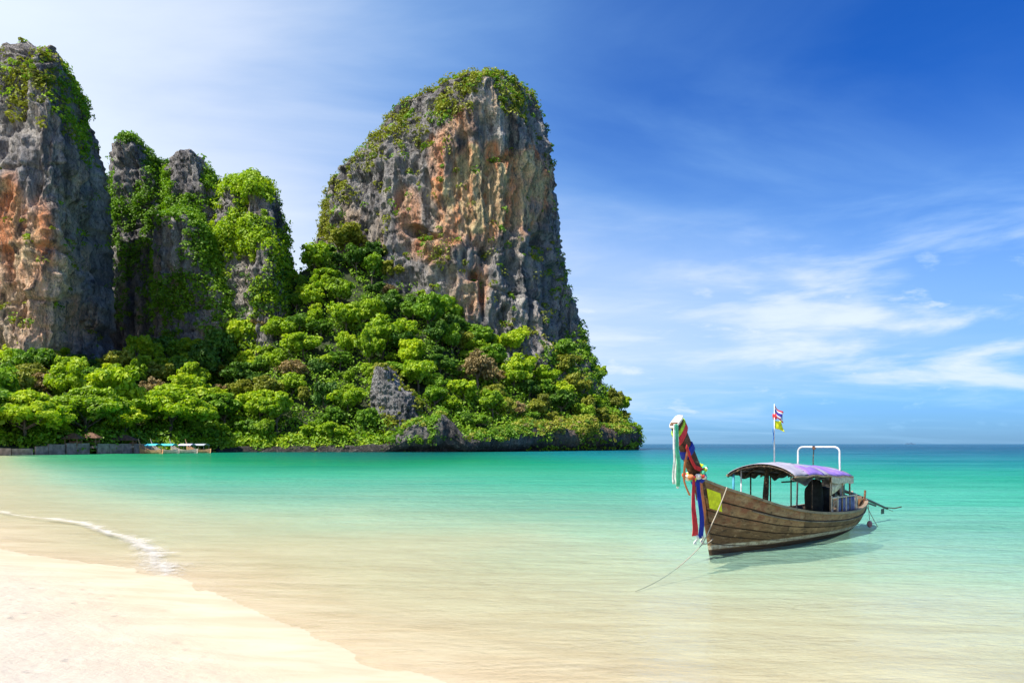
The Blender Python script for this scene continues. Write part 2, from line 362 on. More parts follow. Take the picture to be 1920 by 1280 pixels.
def m_water():
    t = NT('sea_water'); p = t.geo(); a = t.attr('depth').outputs['Fac']
    # scattering colour by depth (log scale)
    sw = t.noise(t.mapping(p, (0.045, 0.14, 1), (0, 0, math.radians(8))), 1.0, 6, 0.6, 1.0)
    sm = t.noise(t.mapping(p, (0.55, 1.7, 1), (0, 0, math.radians(20))), 1.0, 7, 0.68, 0.5)
    dep = t.math('MULTIPLY', t.math('MULTIPLY', a, 1.7), t.math('ADD', 0.55, t.math('MULTIPLY', t.math('ADD', sw, t.math('MULTIPLY', t.math('SUBTRACT', sm, 0.22), 0.65)), 0.66)))
    lg = t.math('DIVIDE', t.math('LOGARITHM', t.math('ADD', t.math('MAXIMUM', dep, 0.0), 0.1), 10.0), 2.4)
    lg = t.math('ADD', lg, 0.4167)      # 0.1->0, 1->.417, 10->.833, 25->1
    c = t.ramp(lg, [(0.0, (0.56, 0.48, 0.30)), (0.22, (0.50, 0.60, 0.42)), (0.38, (0.27, 0.56, 0.41)), (0.52, (0.085, 0.45, 0.29)),
                    (0.66, (0.016, 0.32, 0.19)), (0.77, (0.010, 0.22, 0.21)), (0.88, (0.007, 0.13, 0.18)), (1.0, (0.004, 0.070, 0.13))])
    ps = t.n('ShaderNodeSeparateXYZ'); t.l(p, ps.inputs[0])
    bay = t.math('MULTIPLY', t.rng(ps.outputs[0], 18, -14), t.rng(ps.outputs[1], 35, 110))      # bay tinted greener, the jungle's reflection painted into the water colour
    c = t.mix(bay, c, t.mix(1.0, c, (0.52, 0.72, 0.50, 1), 'MULTIPLY'))
    k = t.math('SUBTRACT', 1.0, t.math('POWER', 2.718, t.math('MULTIPLY', t.math('POWER', t.math('MAXIMUM', dep, 0.0), 1.2), -1.3)))
    k = t.math('MULTIPLY', k, 0.97)
    tr = t.n('ShaderNodeBsdfTransparent'); t.l(t.ramp(lg, [(0.0, (0.97, 0.97, 0.95)), (0.3, (0.90, 0.97, 0.90)), (0.6, (0.55, 0.95, 0.80)), (1.0, (0.1, 0.8, 0.8))]), tr.inputs[0])
    di = t.n('ShaderNodeBsdfDiffuse'); t.l(c, di.inputs[0])
    body = t.n('ShaderNodeMixShader'); t.l(k, body.inputs[0]); t.l(tr.outputs[0], body.inputs[1]); t.l(di.outputs[0], body.inputs[2])
    # ripple light and shade painted into the colour in streaks; wind lanes vary reflection
    st1 = t.noise(t.mapping(p, (0.10, 0.42, 1), (0, 0, math.radians(5))), 1.0, 8, 0.7, 0.6)
    st2 = t.noise(t.mapping(p, (0.018, 0.075, 1), (0, 0, math.radians(-4))), 1.0, 7, 0.65, 1.0)
    c = t.mix(1.0, c, t.ramp(st1, [(0.3, (0.88, 0.95, 0.98)), (0.5, (1.10, 1.10, 1.10)), (0.7, (1.36, 1.27, 1.24))]), 'MULTIPLY')
    c = t.mix(1.0, c, t.ramp(st2, [(0.34, (0.70, 0.80, 0.86)), (0.52, (1.0, 1.0, 1.0)), (0.7, (1.15, 1.06, 1.04))]), 'MULTIPLY')
    t.l(c, di.inputs[0])
    lane = t.math('MULTIPLY', t.rng(st1, 0.3, 0.7, 0.55, 1.5), t.rng(st2, 0.3, 0.7, 0.7, 1.3))
    # ripples
    w1 = t.noise(t.mapping(p, (0.5, 1.5, 1), (0, 0, math.radians(25))), 1.0, 6, 0.62, 0.5)
    w2 = t.noise(t.mapping(p, (2.6, 6.0, 1), (0, 0, math.radians(-15))), 1.0, 5, 0.6, 0.3)
    h = t.math('ADD', t.math('MULTIPLY', w1, 0.8), t.math('MULTIPLY', w2, 0.40))
    nb = t.bump(h, 0.85, 0.24)
    h3 = t.math('ADD', t.math('MULTIPLY', w1, 0.9), t.math('ADD', t.math('MULTIPLY', w2, 0.5), t.math('MULTIPLY', t.noise(t.mapping(p, (0.12, 0.5, 1), (0, 0, math.radians(12))), 1.0, 6, 0.6, 0.6), 2.5)))
    t.l(t.bump(h3, 1.0, 0.42), di.inputs['Normal'])
    fr = t.n('ShaderNodeFresnel'); fr.inputs[0].default_value = 1.30; t.l(nb, fr.inputs['Normal'])
    gl = t.n('ShaderNodeBsdfGlossy'); gl.inputs['Roughness'].default_value = 0.07; t.l(nb, gl.inputs['Normal']); gl.inputs[0].default_value = (0.9, 0.95, 1, 1)
    m = t.n('ShaderNodeMixShader'); t.l(t.math('MULTIPLY', t.math('MINIMUM', fr.outputs[0], 0.75), t.math('MULTIPLY', lane, 0.42)), m.inputs[0]); t.l(body.outputs[0], m.inputs[1]); t.l(gl.outputs[0], m.inputs[2])
    t.l(m.outputs[0], t.out.inputs[0])
    return t.m

M = {}
M['rock'] = m_rock()
M['sand'] = m_sand(); M['water'] = m_water()
M['leaf_bright'] = m_leaf('foliage_bright', (0.117, 0.212, 0.006), (0.324, 0.487, 0.010), (0.647, 0.699, 0.018), 0.44)
M['leaf_mid'] = m_leaf('foliage_mid', (0.052, 0.125, 0.008), (0.147, 0.306, 0.012), (0.338, 0.499, 0.018), 0.38)
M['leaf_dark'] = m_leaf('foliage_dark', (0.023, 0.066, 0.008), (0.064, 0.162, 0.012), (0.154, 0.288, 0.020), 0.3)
M['leaf_olive'] = m_leaf('foliage_olive', (0.102, 0.120, 0.012), (0.256, 0.282, 0.022), (0.461, 0.444, 0.050), 0.34)
M['leaf_brown'] = m_leaf('foliage_brown', (0.115, 0.084, 0.030), (0.307, 0.216, 0.090), (0.486, 0.348, 0.150), 0.25)
M['leaf_under'] = m_leaf('foliage_undergrowth', (0.064, 0.132, 0.006), (0.166, 0.324, 0.010), (0.346, 0.504, 0.015), 0.36)
M['bark'] = m_simple('bark', (0.13, 0.10, 0.075), 0.9, 0.35, 1.2)
M['soil'] = m_simple('jungle_floor', (0.035, 0.045, 0.018), 0.95, 0.4, 0.3)

# ------------------------------------------------------------------ beach, seabed and sea
SHORE = np.array([(420, -330), (200, -150), (30, -16.4), (8, 0.0), (2.6, 4.3), (-0.2, 6.75), (-1.4, 7.7), (-3.5, 9.7), (-6.4, 13.1), (-11.8, 17), (-22, 27), (-38, 47),
                  (-62, 80), (-92, 122), (-110, 152), (-125, 185), (-400, 260)], float)
LAND = np.vstack([SHORE, [(-900, 260), (-900, -900), (420, -900)]])
def signed_shore(x, y):
    d = np.full(x.shape, 1e9)
    for a, b in zip(SHORE[:-1], SHORE[1:]):
        ab = b - a; t = np.clip(((x - a[0]) * ab[0] + (y - a[1]) * ab[1]) / (ab @ ab), 0, 1)
        d = np.minimum(d, np.hypot(x - a[0] - t * ab[0], y - a[1] - t * ab[1]))
    ins = np.zeros(x.shape, bool); n = len(LAND)
    for i in range(n):
        a, b = LAND[i], LAND[(i + 1) % n]
        if a[1] == b[1]: continue
        c = ((a[1] > y) != (b[1] > y)) & (x < (b[0] - a[0]) * (y - a[1]) / (b[1] - a[1]) + a[0]); ins ^= c
    return np.where(ins, -d, d)
def depth_at(x, y):
    s = signed_shore(x, y)
    near = np.clip(1 - np.hypot(x, y) / 80, 0, 1)
    s = s + near * (0.7 * noise(x * 0.22, y * 0.22, x * 0, 3) + 0.12 * noise(x * 0.6, y * 0.6, x * 0, 5)) * (np.abs(s) < 14)
    sp = np.maximum(s, 0); zw = 0.022 * np.minimum(sp, 2.5) + 0.0115 * sp ** 1.30; zw = zw / (1 + zw / 30)
    z = np.where(s > 0, zw, np.interp(s, [-80, -20, -6, -3, -1, 0], [-4, -1.6, -0.55, -0.26, -0.07, 0]))
    z = z * (1 + 0.9 * np.clip((-x - 6 + y * 0.0) / 16, 0, 1) * np.clip((s - 3) / 9, 0, 1))
    z = z + np.clip(s / 10, 0, 1) * 0.04 * noise(x * 0.5, y * 0.9, x * 0, 9) * np.clip(1 - np.hypot(x, y) / 120, 0, 1)
    return z
def radial_grid():
    front = np.radians(np.linspace(-62, 62, 340)); back = np.radians(np.linspace(64, 296, 100))
    th = np.concatenate([front, back])                       # measured from +Y towards +X
    r = np.concatenate([[0.0], np.geomspace(2.0, 60, 250), np.geomspace(61.8, 26000, 100)])
    X = np.sin(th)[None, :] * r[:, None]; Yy = np.cos(th)[None, :] * r[:, None]
    return X, Yy, len(r), len(th)
X, Yg, nr, nt = radial_grid()
D = depth_at(X, Yg)
q = grid_quads(nr, nt, wrap=True)
hum = 0.012 * noise(X * 2.1, Yg * 2.1, X * 0, 21) * (np.hypot(X, Yg) < 40) * (D < 0)
g = np_mesh('beach_ground', np.stack([X, Yg, -D + hum], -1).reshape(-1, 3), q); attr_f(g, 'depth', D)
tag(link('sand_beach', g, M['sand']), 'pale sand beach sloping into clear shallow water', kind='structure')
ii = np.concatenate([np.arange(0, nr - 1, 2), [nr - 1]]); jj = np.concatenate([np.arange(0, 340, 2), np.arange(340, nt, 2)])
Xs, Ys, Ds = X[np.ix_(ii, jj)], Yg[np.ix_(ii, jj)], D[np.ix_(ii, jj)]
w = np_mesh('sea_surface', np.stack([Xs, Ys, 0 * Xs], -1).reshape(-1, 3), grid_quads(len(ii), len(jj), wrap=True)); attr_f(w, 'depth', Ds)
tag(link('sea', w, M['water']), 'turquoise sea deepening to blue at the horizon', kind='structure')

# foam lines
def m_foam():
    t = NT('sea_foam'); p = t.geo(); e = t.attr('edge').outputs['Fac']
    n = t.noise(t.mapping(p, (1, 1, 1)), 7.0, 7, 0.7, 0.6); n2 = t.noise(p, 1.6, 3)
    a = t.math('MULTIPLY', t.rng(t.math('ADD', n, t.math('MULTIPLY', t.math('SUBTRACT', e, 0.5), 0.7)), 0.45, 0.95), t.rng(n2, 0.3, 0.6, 0.35, 0.8))
    d = t.n('ShaderNodeBsdfDiffuse'); d.inputs[0].default_value = (0.66, 0.62, 0.56, 1); tr = t.n('ShaderNodeBsdfTransparent')
    m = t.n('ShaderNodeMixShader'); t.l(a, m.inputs[0]); t.l(tr.outputs[0], m.inputs[1]); t.l(d.outputs[0], m.inputs[2]); t.l(m.outputs[0], t.out.inputs[0]); return t.m
M['foam'] = m_foam()
def foam_line(name, pts, width, label, seed):
    pts = [Vector((*p, 0)) for p in pts]; P = []
    for a, b in zip(pts[:-1], pts[1:]):
        n = max(2, int((b - a).length / 0.06))
        for i in range(n): P.append(a.lerp(b, i / n))
    rs = random.Random(seed); mb = MB(); A = np.array([(p.x, p.y) for p in P])
    wn = noise(A[:, 0] * 1.3, A[:, 1] * 1.3, A[:, 0] * 0, seed); wn2 = noise(A[:, 0] * 5, A[:, 1] * 5, A[:, 0] * 0, seed + 4)
    t = np.gradient(A, axis=0); t /= np.linalg.norm(t, axis=1, keepdims=True) + 1e-9; nn = np.stack([-t[:, 1], t[:, 0]], 1)
    C = A + nn * (0.12 * wn + 0.02 * wn2)[:, None]
    L = np.linspace(0, 1, len(A)); env = np.sin(L * math.pi) ** 0.4
    wd = np.clip(width * env * (0.75 + 0.25 * wn2 + 0.6 * wn), 0.004, None)
    V = []; K = 8
    for j in range(K + 1):
        u = j / K * 2 - 1; off = C + nn * (wd * u)[:, None]
        rag = 0.6 + 0.4 * noise(off[:, 0] * 9, off[:, 1] * 9, off[:, 0] * 0, seed + 9)
        z = 0.004 + 0.010 * (1 - u * u) * rag * np.clip(wd / width, 0, 1.2)
        V.append(np.stack([off[:, 0], off[:, 1], z], 1))
    V = np.stack(V, 1).reshape(-1, 3)
    me = np_mesh(name, V, grid_quads(len(A), K + 1, flip=True)); attr_f(me, 'edge', np.tile(1 - np.abs(np.linspace(-1, 1, K + 1)), len(A)) * np.repeat(env, K + 1))
    tag(link(name, me, M['foam']), label, kind='stuff')
foam_line('wave_foam', [(-22, 30), (-18.0, 26), (-15.5, 24.2), (-13.2, 22.6), (-10.9, 20.0), (-9.2, 18.2), (-7.9, 16.2), (-6.8, 14.2), (-5.6, 12.6)], 0.55, 'thin white foam line of a small wave washing up the sand', 5)

foam_line('wave_foam', [(-11.2, 20.6), (-9.8, 18.9), (-8.3, 16.9), (-7.2, 14.9), (-6.1, 13.0), (-5.3, 11.8)], 0.95, 'broad lacy patch of foam where the small wave runs out', 12)


# ------------------------------------------------------------------ rock lofts
VEG = []       # (position, normal, size, key)
def cat_loop(ctrl, n):
    c = np.array(ctrl, float); m = len(c)
    seg = np.linalg.norm(np.roll(c, -1, 0) - c, axis=1); wgt = seg.copy()
    mid = (c + np.roll(c, -1, 0)) / 2; wgt[mid[:, 1] > 0.1] *= 0.22      # few points on the hidden rear
    cum = np.concatenate([[0], np.cumsum(wgt)]) / wgt.sum()
    t = np.linspace(0, 1, n, endpoint=False); out = []
    for x in t:
        i = min(np.searchsorted(cum, x, side='right') - 1, m - 1); f = (x - cum[i]) / (cum[i + 1] - cum[i])
        p0, p1, p2, p3 = c[(i - 1) % m], c[i], c[(i + 1) % m], c[(i + 2) % m]
        out.append(0.5 * (2 * p1 + (p2 - p0) * f + (2 * p0 - 5 * p1 + 4 * p2 - p3) * f * f + (3 * p1 - p0 - 3 * p2 + p3) * f ** 3))
    return np.array(out)

def rock(name, label, rows, Y0, b, section, nth, nz, seed, orange=(), caves=(), tan=0.4, amp=1.0, base_col=(0.27, 0.25, 0.235), zmin=-3, scale=1.0, drop=14, warm=(0.50, 0.37, 0.25), low_warm=None, cal=0.12):
    rows = np.array(rows, float); rows = rows[np.argsort(-rows[:, 0])]
    sec = cat_loop(section, nth)
    fallp = np.clip((rows[:, 0] - rows[:, 0].min()) / (drop * F / Y0), 0, 1)
    Yr = Y0 - b * 0.8 * np.sqrt(1 - (1 - fallp) ** 2)
    zr = np.maximum.accumulate(ZZ(rows[:, 0], Yr)); ztop0 = zr[-1]; zs = 1.0
    z0 = ztop0 - (ztop0 - zmin) * np.linspace(0, 1, nz) ** 1.06
    L0 = np.interp(z0, zr, rows[:, 1]); R0 = np.interp(z0, zr, rows[:, 2])
    L, R = L0.copy(), R0.copy(); s = 1 / scale
    def shape(L, R, z, ztop):
        cp = (L + R) / 2; a = np.maximum((R - L) / 2, 1.0); cx = XY(cp, Y0)
        fall = np.clip((ztop - z) / drop, 0, 1); bb = b * (0.16 + 0.84 * np.sqrt(1 - (1 - fall) ** 2))
        bb = bb * (1 + 0.10 * (ztop - z) / (ztop - zmin))
        Y = Y0 + bb[:, None] * sec[None, :, 1]; X = XY(cp[:, None] + a[:, None] * sec[None, :, 0], Y); Z = np.repeat(z[:, None], nth, 1)
        dXt = np.roll(X, -1, 1) - np.roll(X, 1, 1); dYt = np.roll(Y, -1, 1) - np.roll(Y, 1, 1)
        nx, ny = dYt, -dXt; ln = np.hypot(nx, ny) + 1e-9; nx = nx / ln; ny = ny / ln
        if (nx * (X - cx[:, None])).sum() < 0: nx, ny = -nx, -ny
        big = fbm(X * 0.028 * s, Y * 0.028 * s, Z * 0.016 * s, 3, seed)
        butt = ridged(X * 0.050 * s, Y * 0.05 * s, Z * 0.013 * s, 3, seed + 3)
        wx = X + 2.5 * noise(X * 0.06, Y * 0.06, Z * 0.06, seed + 77)
        flute = ridged(wx * 0.17 * s, Y * 0.17 * s, Z * 0.045 * s, 4, seed + 5); flute = np.sign(flute) * np.abs(flute) ** 1.3
        fine = ridged(wx * 0.50 * s, Y * 0.50 * s, Z * 0.20 * s, 3, seed + 7)
        lump = fbm(X * 0.22 * s, Y * 0.22 * s, Z * 0.20 * s, 3, seed + 13)
        ledge = np.abs(noise(X * 0.015, Y * 0.015, Z * 0.11 * s + 1.2 * noise(X * 0.05, Y * 0.05, Z * 0.02, seed + 2), seed + 9))
        edge = np.clip((ztop - Z) / (drop * 0.5), 0.12, 1)
        disp = 5.0 * big + 5.2 * butt + 3.2 * flute + 1.5 * fine + 2.0 * lump - 1.6 * np.clip(0.22 - ledge, 0, 1) * 4
        disp = amp * edge * scale * (disp - disp.mean())
        PX = 960 + F * X / Y; PY = HOR - F * (Z - H) / Y; front = (sec[None, :, 1] < 0.15)
        wq = 1.1 * fbm(X * 0.16, Y * 0.16, Z * 0.10, 3, seed + 40)
        for (cxp, cyp, rx, ry, dp) in caves:
            rr = ((PX - cxp) / rx) ** 2 + ((PY - cyp) / ry) ** 2
            disp = disp - dp * np.clip(1.0 - rr + wq, 0, 1) * (rr < 3) * front
        X = X + nx * disp; Y = Y + ny * disp
        Z = Z + np.clip(1 - (ztop - Z) / (drop * 1.2), 0, 1) * 3.0 * scale * fbm(X * 0.2 * s, Y * 0.2 * s, Z * 0, 3, seed + 51)
        return X, Y, Z, nx, ny, front, cx
    full = (nth, nz)
    for it in range(4):      # bring the outline to the surveyed width at every height
        z = zmin + (z0 - zmin) * zs; ztop = z[0]
        X, Y, Z, nx, ny, front, cx = shape(L, R, z, ztop)
        PX = 960 + F * X / Y; PY = HOR - F * (Z - H) / Y
        if it == 3: break
        zs *= (HOR - rows[:, 0].min()) / (HOR - PY.min())
        il, ir = PX.argmin(1), PX.argmax(1); ar = np.arange(nz)
        o_ = np.argsort(rows[:, 0]); pf = PY[:, sec[:, 1] < -0.3].mean(1); pl = (1 - cal) * PY[ar, il] + cal * pf; pr_ = (1 - cal) * PY[ar, ir] + cal * pf; Lw = np.interp(pl, rows[o_, 0], rows[o_, 1]); Rw = np.interp(pr_, rows[o_, 0], rows[o_, 2])
        dl = Lw - PX[ar, il]; dr = Rw - PX[ar, ir]; kk = np.ones(9) / 9
        L = L + 0.9 * np.convolve(np.pad(dl, 4, 'edge'), kk, 'valid'); R = R + 0.9 * np.convolve(np.pad(dr, 4, 'edge'), kk, 'valid')
        bad = R - L < 6; mid_ = (L + R) / 2; L = np.where(bad, mid_ - 3, L); R = np.where(bad, mid_ + 3, R)
    V = np.stack([X, Y, Z], -1)
    # colours of the stone itself
    PX = 960 + F * X / Y; PY = HOR - F * (Z - H) / Y
    n1 = fbm(X * 0.05, Y * 0.05, Z * 0.022, 4, seed + 61); n2 = fbm(X * 0.25, Y * 0.25, Z * 0.06, 4, seed + 63); n3 = fbm(X * 0.12, Y * 0.12, Z * 0.12, 3, seed + 65)
    base = np.array(base_col)[None, None, :] * (1 + 0.35 * n2[..., None])
    tn = np.clip((n1 + 0.55 * n2 + tan - 0.35) * 2.2, 0, 1)[..., None]; col = base * (1 - tn) + np.array(warm) * tn
    ns = fbm(X * 0.30, Y * 0.30, Z * 0.035, 4, seed + 81)
    stain = np.clip((ns + 0.25 * n1 - 0.02) * 3.2, 0, 1)[..., None] * 0.75
    col = col * (1 - stain) + np.array((0.075, 0.072, 0.078)) * stain
    pale = np.clip((fbm(X * 0.22, Y * 0.22, Z * 0.05, 3, seed + 83) - 0.18) * 3.0, 0, 1)[..., None] * 0.7
    col = col * (1 - pale) + np.array((0.52, 0.47, 0.40)) * pale
    if low_warm is not None:
        lw = np.clip((PY - low_warm[0]) / (low_warm[1] - low_warm[0]) + 0.8 * n1, 0, 1)[..., None] * np.clip(1.1 - np.clip((PX - low_warm[2]) / 40, 0, 2) + n2, 0, 1)[..., None]
        wc = np.array((0.64, 0.46, 0.31)) * (1 + 0.25 * n2[..., None]); col = col * (1 - 0.85 * lw) + wc * 0.85 * lw
    om = np.zeros_like(X)
    for (ox, oy, rx, ry, st) in orange:
        rr = ((PX - ox) / rx) ** 2 + ((PY - oy) / ry) ** 2
        om = np.maximum(om, st * np.clip(1.25 - rr + 0.9 * n3 + 0.5 * n2, 0, 1) * front)
    oc = np.array((0.80, 0.43, 0.23)) * (1 + 0.3 * n3[..., None]); oc2 = np.array((0.58, 0.23, 0.10))
    om2 = np.clip(n2 * 2.2 + 0.2, 0, 1)[..., None]
    om = np.clip(om, 0, 1)[..., None]; col = col * (1 - om) + (oc * (1 - om2) + oc2 * om2) * om
    topc = V[0].mean(0) + np.array((0, 0, 0.6))
    Vf = np.concatenate([V.reshape(-1, 3), topc[None]]); ti = len(Vf) - 1
    Q = grid_quads(nz, nth, wrap=True)
    me = np_mesh(name, Vf, Q); 
    col = col * 1.42; attr_c(me, 'col', np.clip(np.concatenate([col.reshape(-1, 3), col[0, :1]]), 0.01, 0.85))
    # cap
    ob = link(name, me, M['rock']); tag(ob, label, kind='structure')
    cap = [(k, (k + 1) % nth, ti) for k in range(nth)]
    capm = np_mesh(name + '_cap', np.concatenate([V[0], topc[None]]), np.array([(k, (k + 1) % nth, nth) for k in range(nth)]))
    attr_c(capm, 'col', np.tile(base_col, (nth + 1, 1)))
    co = link('summit_rock', capm, M['rock'], ob)
    # normals for vegetation
    du = np.gradient(V, axis=0); dv = (np.roll(V, -1, 1) - np.roll(V, 1, 1)) / 2
    N = np.cross(du, dv); N /= np.linalg.norm(N, axis=-1, keepdims=True) + 1e-9
    sgn = np.sign((N[..., 0] * nx + N[..., 1] * ny)); N *= np.where(sgn == 0, 1, sgn)[..., None]
    area = np.linalg.norm(np.cross(du, dv), axis=-1)
    return dict(V=V, N=N, PX=PX, PY=PY, area=area, front=front, seed=seed, cols=(L, R), z=z, name=name)

# clumps of leaves (numpy) --------------------------------------------------------------
def leaf_cards(P, N, size, rng, stretch=1.6):
    n = len(P); r = rng.normal(size=(n, 3)); T = np.cross(N, r); T /= np.linalg.norm(T, axis=1, keepdims=True) + 1e-9
    B = np.cross(N, T); s = size * rng.uniform(0.6, 1.3, n); T = T * (s * 0.5 * stretch)[:, None]; B = B * (s * 0.5)[:, None]
    V = np.stack([P - T, P - B + N * (0.12 * s)[:, None], P + T, P + B + N * (0.12 * s)[:, None]], 1).reshape(-1, 3)
    return V, np.arange(4 * n).reshape(-1, 4)
def clump_points(C, R, k, rng, flat=0.75, up=0.45):
    """k leaves on the bumpy outside of a ball of radius R at each centre C"""
    m = len(C); U = rng.normal(size=(m, k, 3)); U[..., 2] = U[..., 2] * 0.9 + up; U /= np.linalg.norm(U, axis=-1, keepdims=True)
    rad = R[:, None] * (0.72 + 0.42 * rng.random((m, k)) ** 0.7)
    P = C[:, None, :] + U * rad[..., None] * np.array((1, 1, flat))
    N = U * 0.75 + rng.normal(size=U.shape) * 0.38 + np.array((0, 0, 0.25)); N /= np.linalg.norm(N, axis=-1, keepdims=True)
    tone = np.repeat(rng.random((m, 1)) * 0.6, k, 1) + rng.random((m, k)) * 0.4
    return P.reshape(-1, 3), N.reshape(-1, 3), tone.ravel()

def veg_on(rk, label, count, blobs, mat, rmin=0.9, rmax=2.4, leaves=34, upw=1.0, base=0.0, leafsize=0.55, seed=0, name='ledge_shrubs', negative=()):
    rng = np.random.default_rng(100 + seed)
    leaves = int(leaves * 0.6); leafsize *= 1.2
    N, V, PX, PY = rk['N'], rk['V'], rk['PX'], rk['PY']
    w = np.full(PX.shape, base) + upw * np.clip(N[..., 2] - 0.25, 0, 1) * 1.6
    for (bx, by, rx, ry, st) in blobs:
        w = w + st * np.clip(1 - ((PX - bx) / rx) ** 2 - ((PY - by) / ry) ** 2, 0, 1)
    for (bx, by, rx, ry) in negative:
        w = w * (((PX - bx) / rx) ** 2 + ((PY - by) / ry) ** 2 > 1)
    w = w * np.clip(0.55 + 1.8 * fbm(V[..., 0] * 0.11, V[..., 1] * 0.11, V[..., 2] * 0.09, 3, rk['seed'] + 90), 0, 2)
    w = w * rk['area'] * np.where(rk['front'], 1, 0.25) * (V[..., 2] > 3); w = w.ravel() / w.sum()
    idx = rng.choice(len(w), count, p=w); 
    P0 = V.reshape(-1, 3)[idx]; N0 = N.reshape(-1, 3)[idx]
    R = rng.uniform(0, 1, count) ** 1.8 * (rmax - rmin) + rmin
    C = P0 + N0 * (R * 0.25)[:, None] + rng.normal(size=(count, 3)) * 0.3
    P, Nn, tone = clump_points(C, R, leaves, rng)
    Vv, Q = leaf_cards(P, Nn, leafsize, rng)
    me = np_mesh(name, Vv, Q, smooth=False); attr_f(me, 'tone', np.repeat(tone, 4))
    return tag(link(name, me, mat), label, kind='stuff')

SEC_T = [(-1, 0.1), (-0.86, -0.42), (-0.60, -0.70), (-0.28, -0.82), (0.05, -1.0), (0.40, -1.0), (0.72, -0.80), (0.92, -0.35), (1, 0.1), (0.8, 0.8), (0.2, 1.0), (-0.5, 0.9), (-0.9, 0.6)]
tower = rock('limestone_tower', 'tall limestone tower with orange and grey streaked face beside the sea',
    [(132, 903, 940), (140, 885, 955), (155, 850, 975), (175, 820, 995), (200, 778, 1010), (225, 738, 1022), (250, 708, 1030), (280, 682, 1036), (310, 645, 1040), (340, 618, 1042), (370, 610, 1043),
     (400, 600, 1046), (430, 592, 1050), (460, 586, 1053), (500, 584, 1061), (540, 590, 1072), (580, 600, 1083), (620, 610, 1094), (660, 620, 1108), (700, 630, 1125), (760, 640, 1140), (832, 640, 1150)],
    322, 36, SEC_T, 460, 420, 5,
    orange=[(930, 350, 110, 85, 2.2), (950, 370, 70, 50, 2.0), (870, 232, 28, 30, 0.9), (830, 300, 32, 60, .8), (848, 390, 30, 80, .85), (765, 400, 26, 65, 0.7), (800, 470, 40, 28, 0.9), (890, 540, 32, 48, 0.8), (900, 440, 60, 30, 0.4), (1040, 330, 18, 80, 0.45), (1000, 380, 40, 50, 0.3)],
    caves=[(780, 432, 22, 14, 8), (800, 446, 30, 9, 5), (1012, 455, 16, 20, 6), (955, 585, 14, 34, 8), (938, 560, 12, 20, 4), (868, 262, 14, 22, 2), (884, 516, 12, 12, 6), (970, 305, 12, 26, 4), (945, 296, 26, 6, 3), (748, 365, 10, 50, 5), (1035, 500, 9, 50, 3), (972, 400, 7, 50, 4), (800, 380, 8, 60, 5), (850, 330, 7, 40, 3), (905, 560, 8, 50, 4), (1000, 560, 8, 60, 4), (1020, 380, 8, 60, 3), (920, 470, 40, 6, 2.5), (780, 300, 8, 40, 3)],
    tan=0.26, drop=16)
SEC_L = [(-1, 0.0), (-0.8, -0.7), (-0.45, -0.92), (0.05, -1.0), (0.36, -0.98), (0.50, -0.72), (0.66, -0.25), (0.86, 0.12), (1, 0.45), (0.7, 1.0), (-0.2, 1.0), (-0.9, 0.7)]
leftc = rock('limestone_cliff', 'sheer limestone cliff at the left, lit orange low down and shaded on its right side',
    [(78, 50, 80), (88, 28, 108), (104, 2, 124), (130, -24, 143), (160, -50, 162), (190, -70, 176), (230, -90, 190), (260, -100, 199), (300, -110, 204), (400, -120, 209), (500, -130, 214), (600, -140, 216), (660, -145, 210), (760, -150, 180), (832, -150, 170)],
    252, 34, SEC_L, 330, 380, 22,
    orange=[(15, 400, 26, 85, 1.0), (60, 480, 60, 90, 0.75), (80, 430, 24, 60, 1.1), (150, 600, 35, 45, 0.7), (20, 520, 40, 60, 0.35), (65, 590, 50, 50, .4)],
    low_warm=(330, 500, 120), cal=0.42, caves=[(128, 520, 16, 60, 4), (170, 560, 12, 60, 3), (20, 250, 14, 30, 2), (72, 330, 10, 40, 2)], tan=0.22, drop=14)
SEC_C = [(-1, 0.1), (-0.7, -0.62), (-0.2, -0.95), (0.3, -1.0), (0.75, -0.6), (1, 0.1), (0.7, 0.8), (0, 1.0), (-0.7, 0.8)]
cragA = rock('limestone_crag', 'narrow grey rock pinnacle next to the left cliff, topped by one bright bush',
    [(253, 228, 243), (262, 214, 258), (275, 208, 272), (300, 206, 288), (340, 203, 306), (400, 198, 330), (480, 190, 350), (640, 180, 360), (832, 170, 370)], 318, 17, SEC_C, 180, 260, 31, tan=0.1, amp=1.05, scale=0.7, drop=8)
cragB = rock('limestone_crag', 'blocky grey rock pinnacle in the middle of the crags',
    [(279, 333, 352), (287, 324, 372), (300, 318, 384), (330, 310, 392), (370, 302, 408), (430, 292, 430), (520, 285, 450), (640, 280, 460), (832, 270, 470)], 306, 17, SEC_C, 200, 280, 37, tan=0.12, amp=1.05, scale=0.7, drop=6)
cragC = rock('limestone_crag', 'broad rounded crag draped in bright green creepers right of the pinnacles',
    [(328, 448, 472), (338, 430, 492), (355, 417, 508), (380, 408, 522), (410, 403, 532), (450, 398, 541), (520, 394, 548), (640, 390, 552), (832, 385, 560)], 286, 21, SEC_C, 240, 300, 43, tan=0.25, amp=1.1, scale=0.8, drop=16,
    orange=[(330, 470, 20, 30, .3)])
cragD = rock('limestone_crag', 'dark gully wall of rock behind the pinnacles',
    [(303, 285, 300), (318, 268, 330), (338, 256, 405), (352, 250, 428), (380, 235, 440), (460, 225, 450), (640, 220, 460), (832, 200, 470)], 330, 14, SEC_C, 160, 200, 47, tan=0.0, amp=1.1, scale=0.8, drop=12)
cragE = rock('limestone_crag', 'lower rock shoulder with pale streaks under the pinnacles',
    [(395, 300, 350), (410, 290, 372), (450, 285, 400), (520, 288, 430), (640, 290, 470), (832, 280, 480)], 282, 14, SEC_C, 180, 200, 53, tan=0.35, amp=1.1, scale=0.7, drop=8)
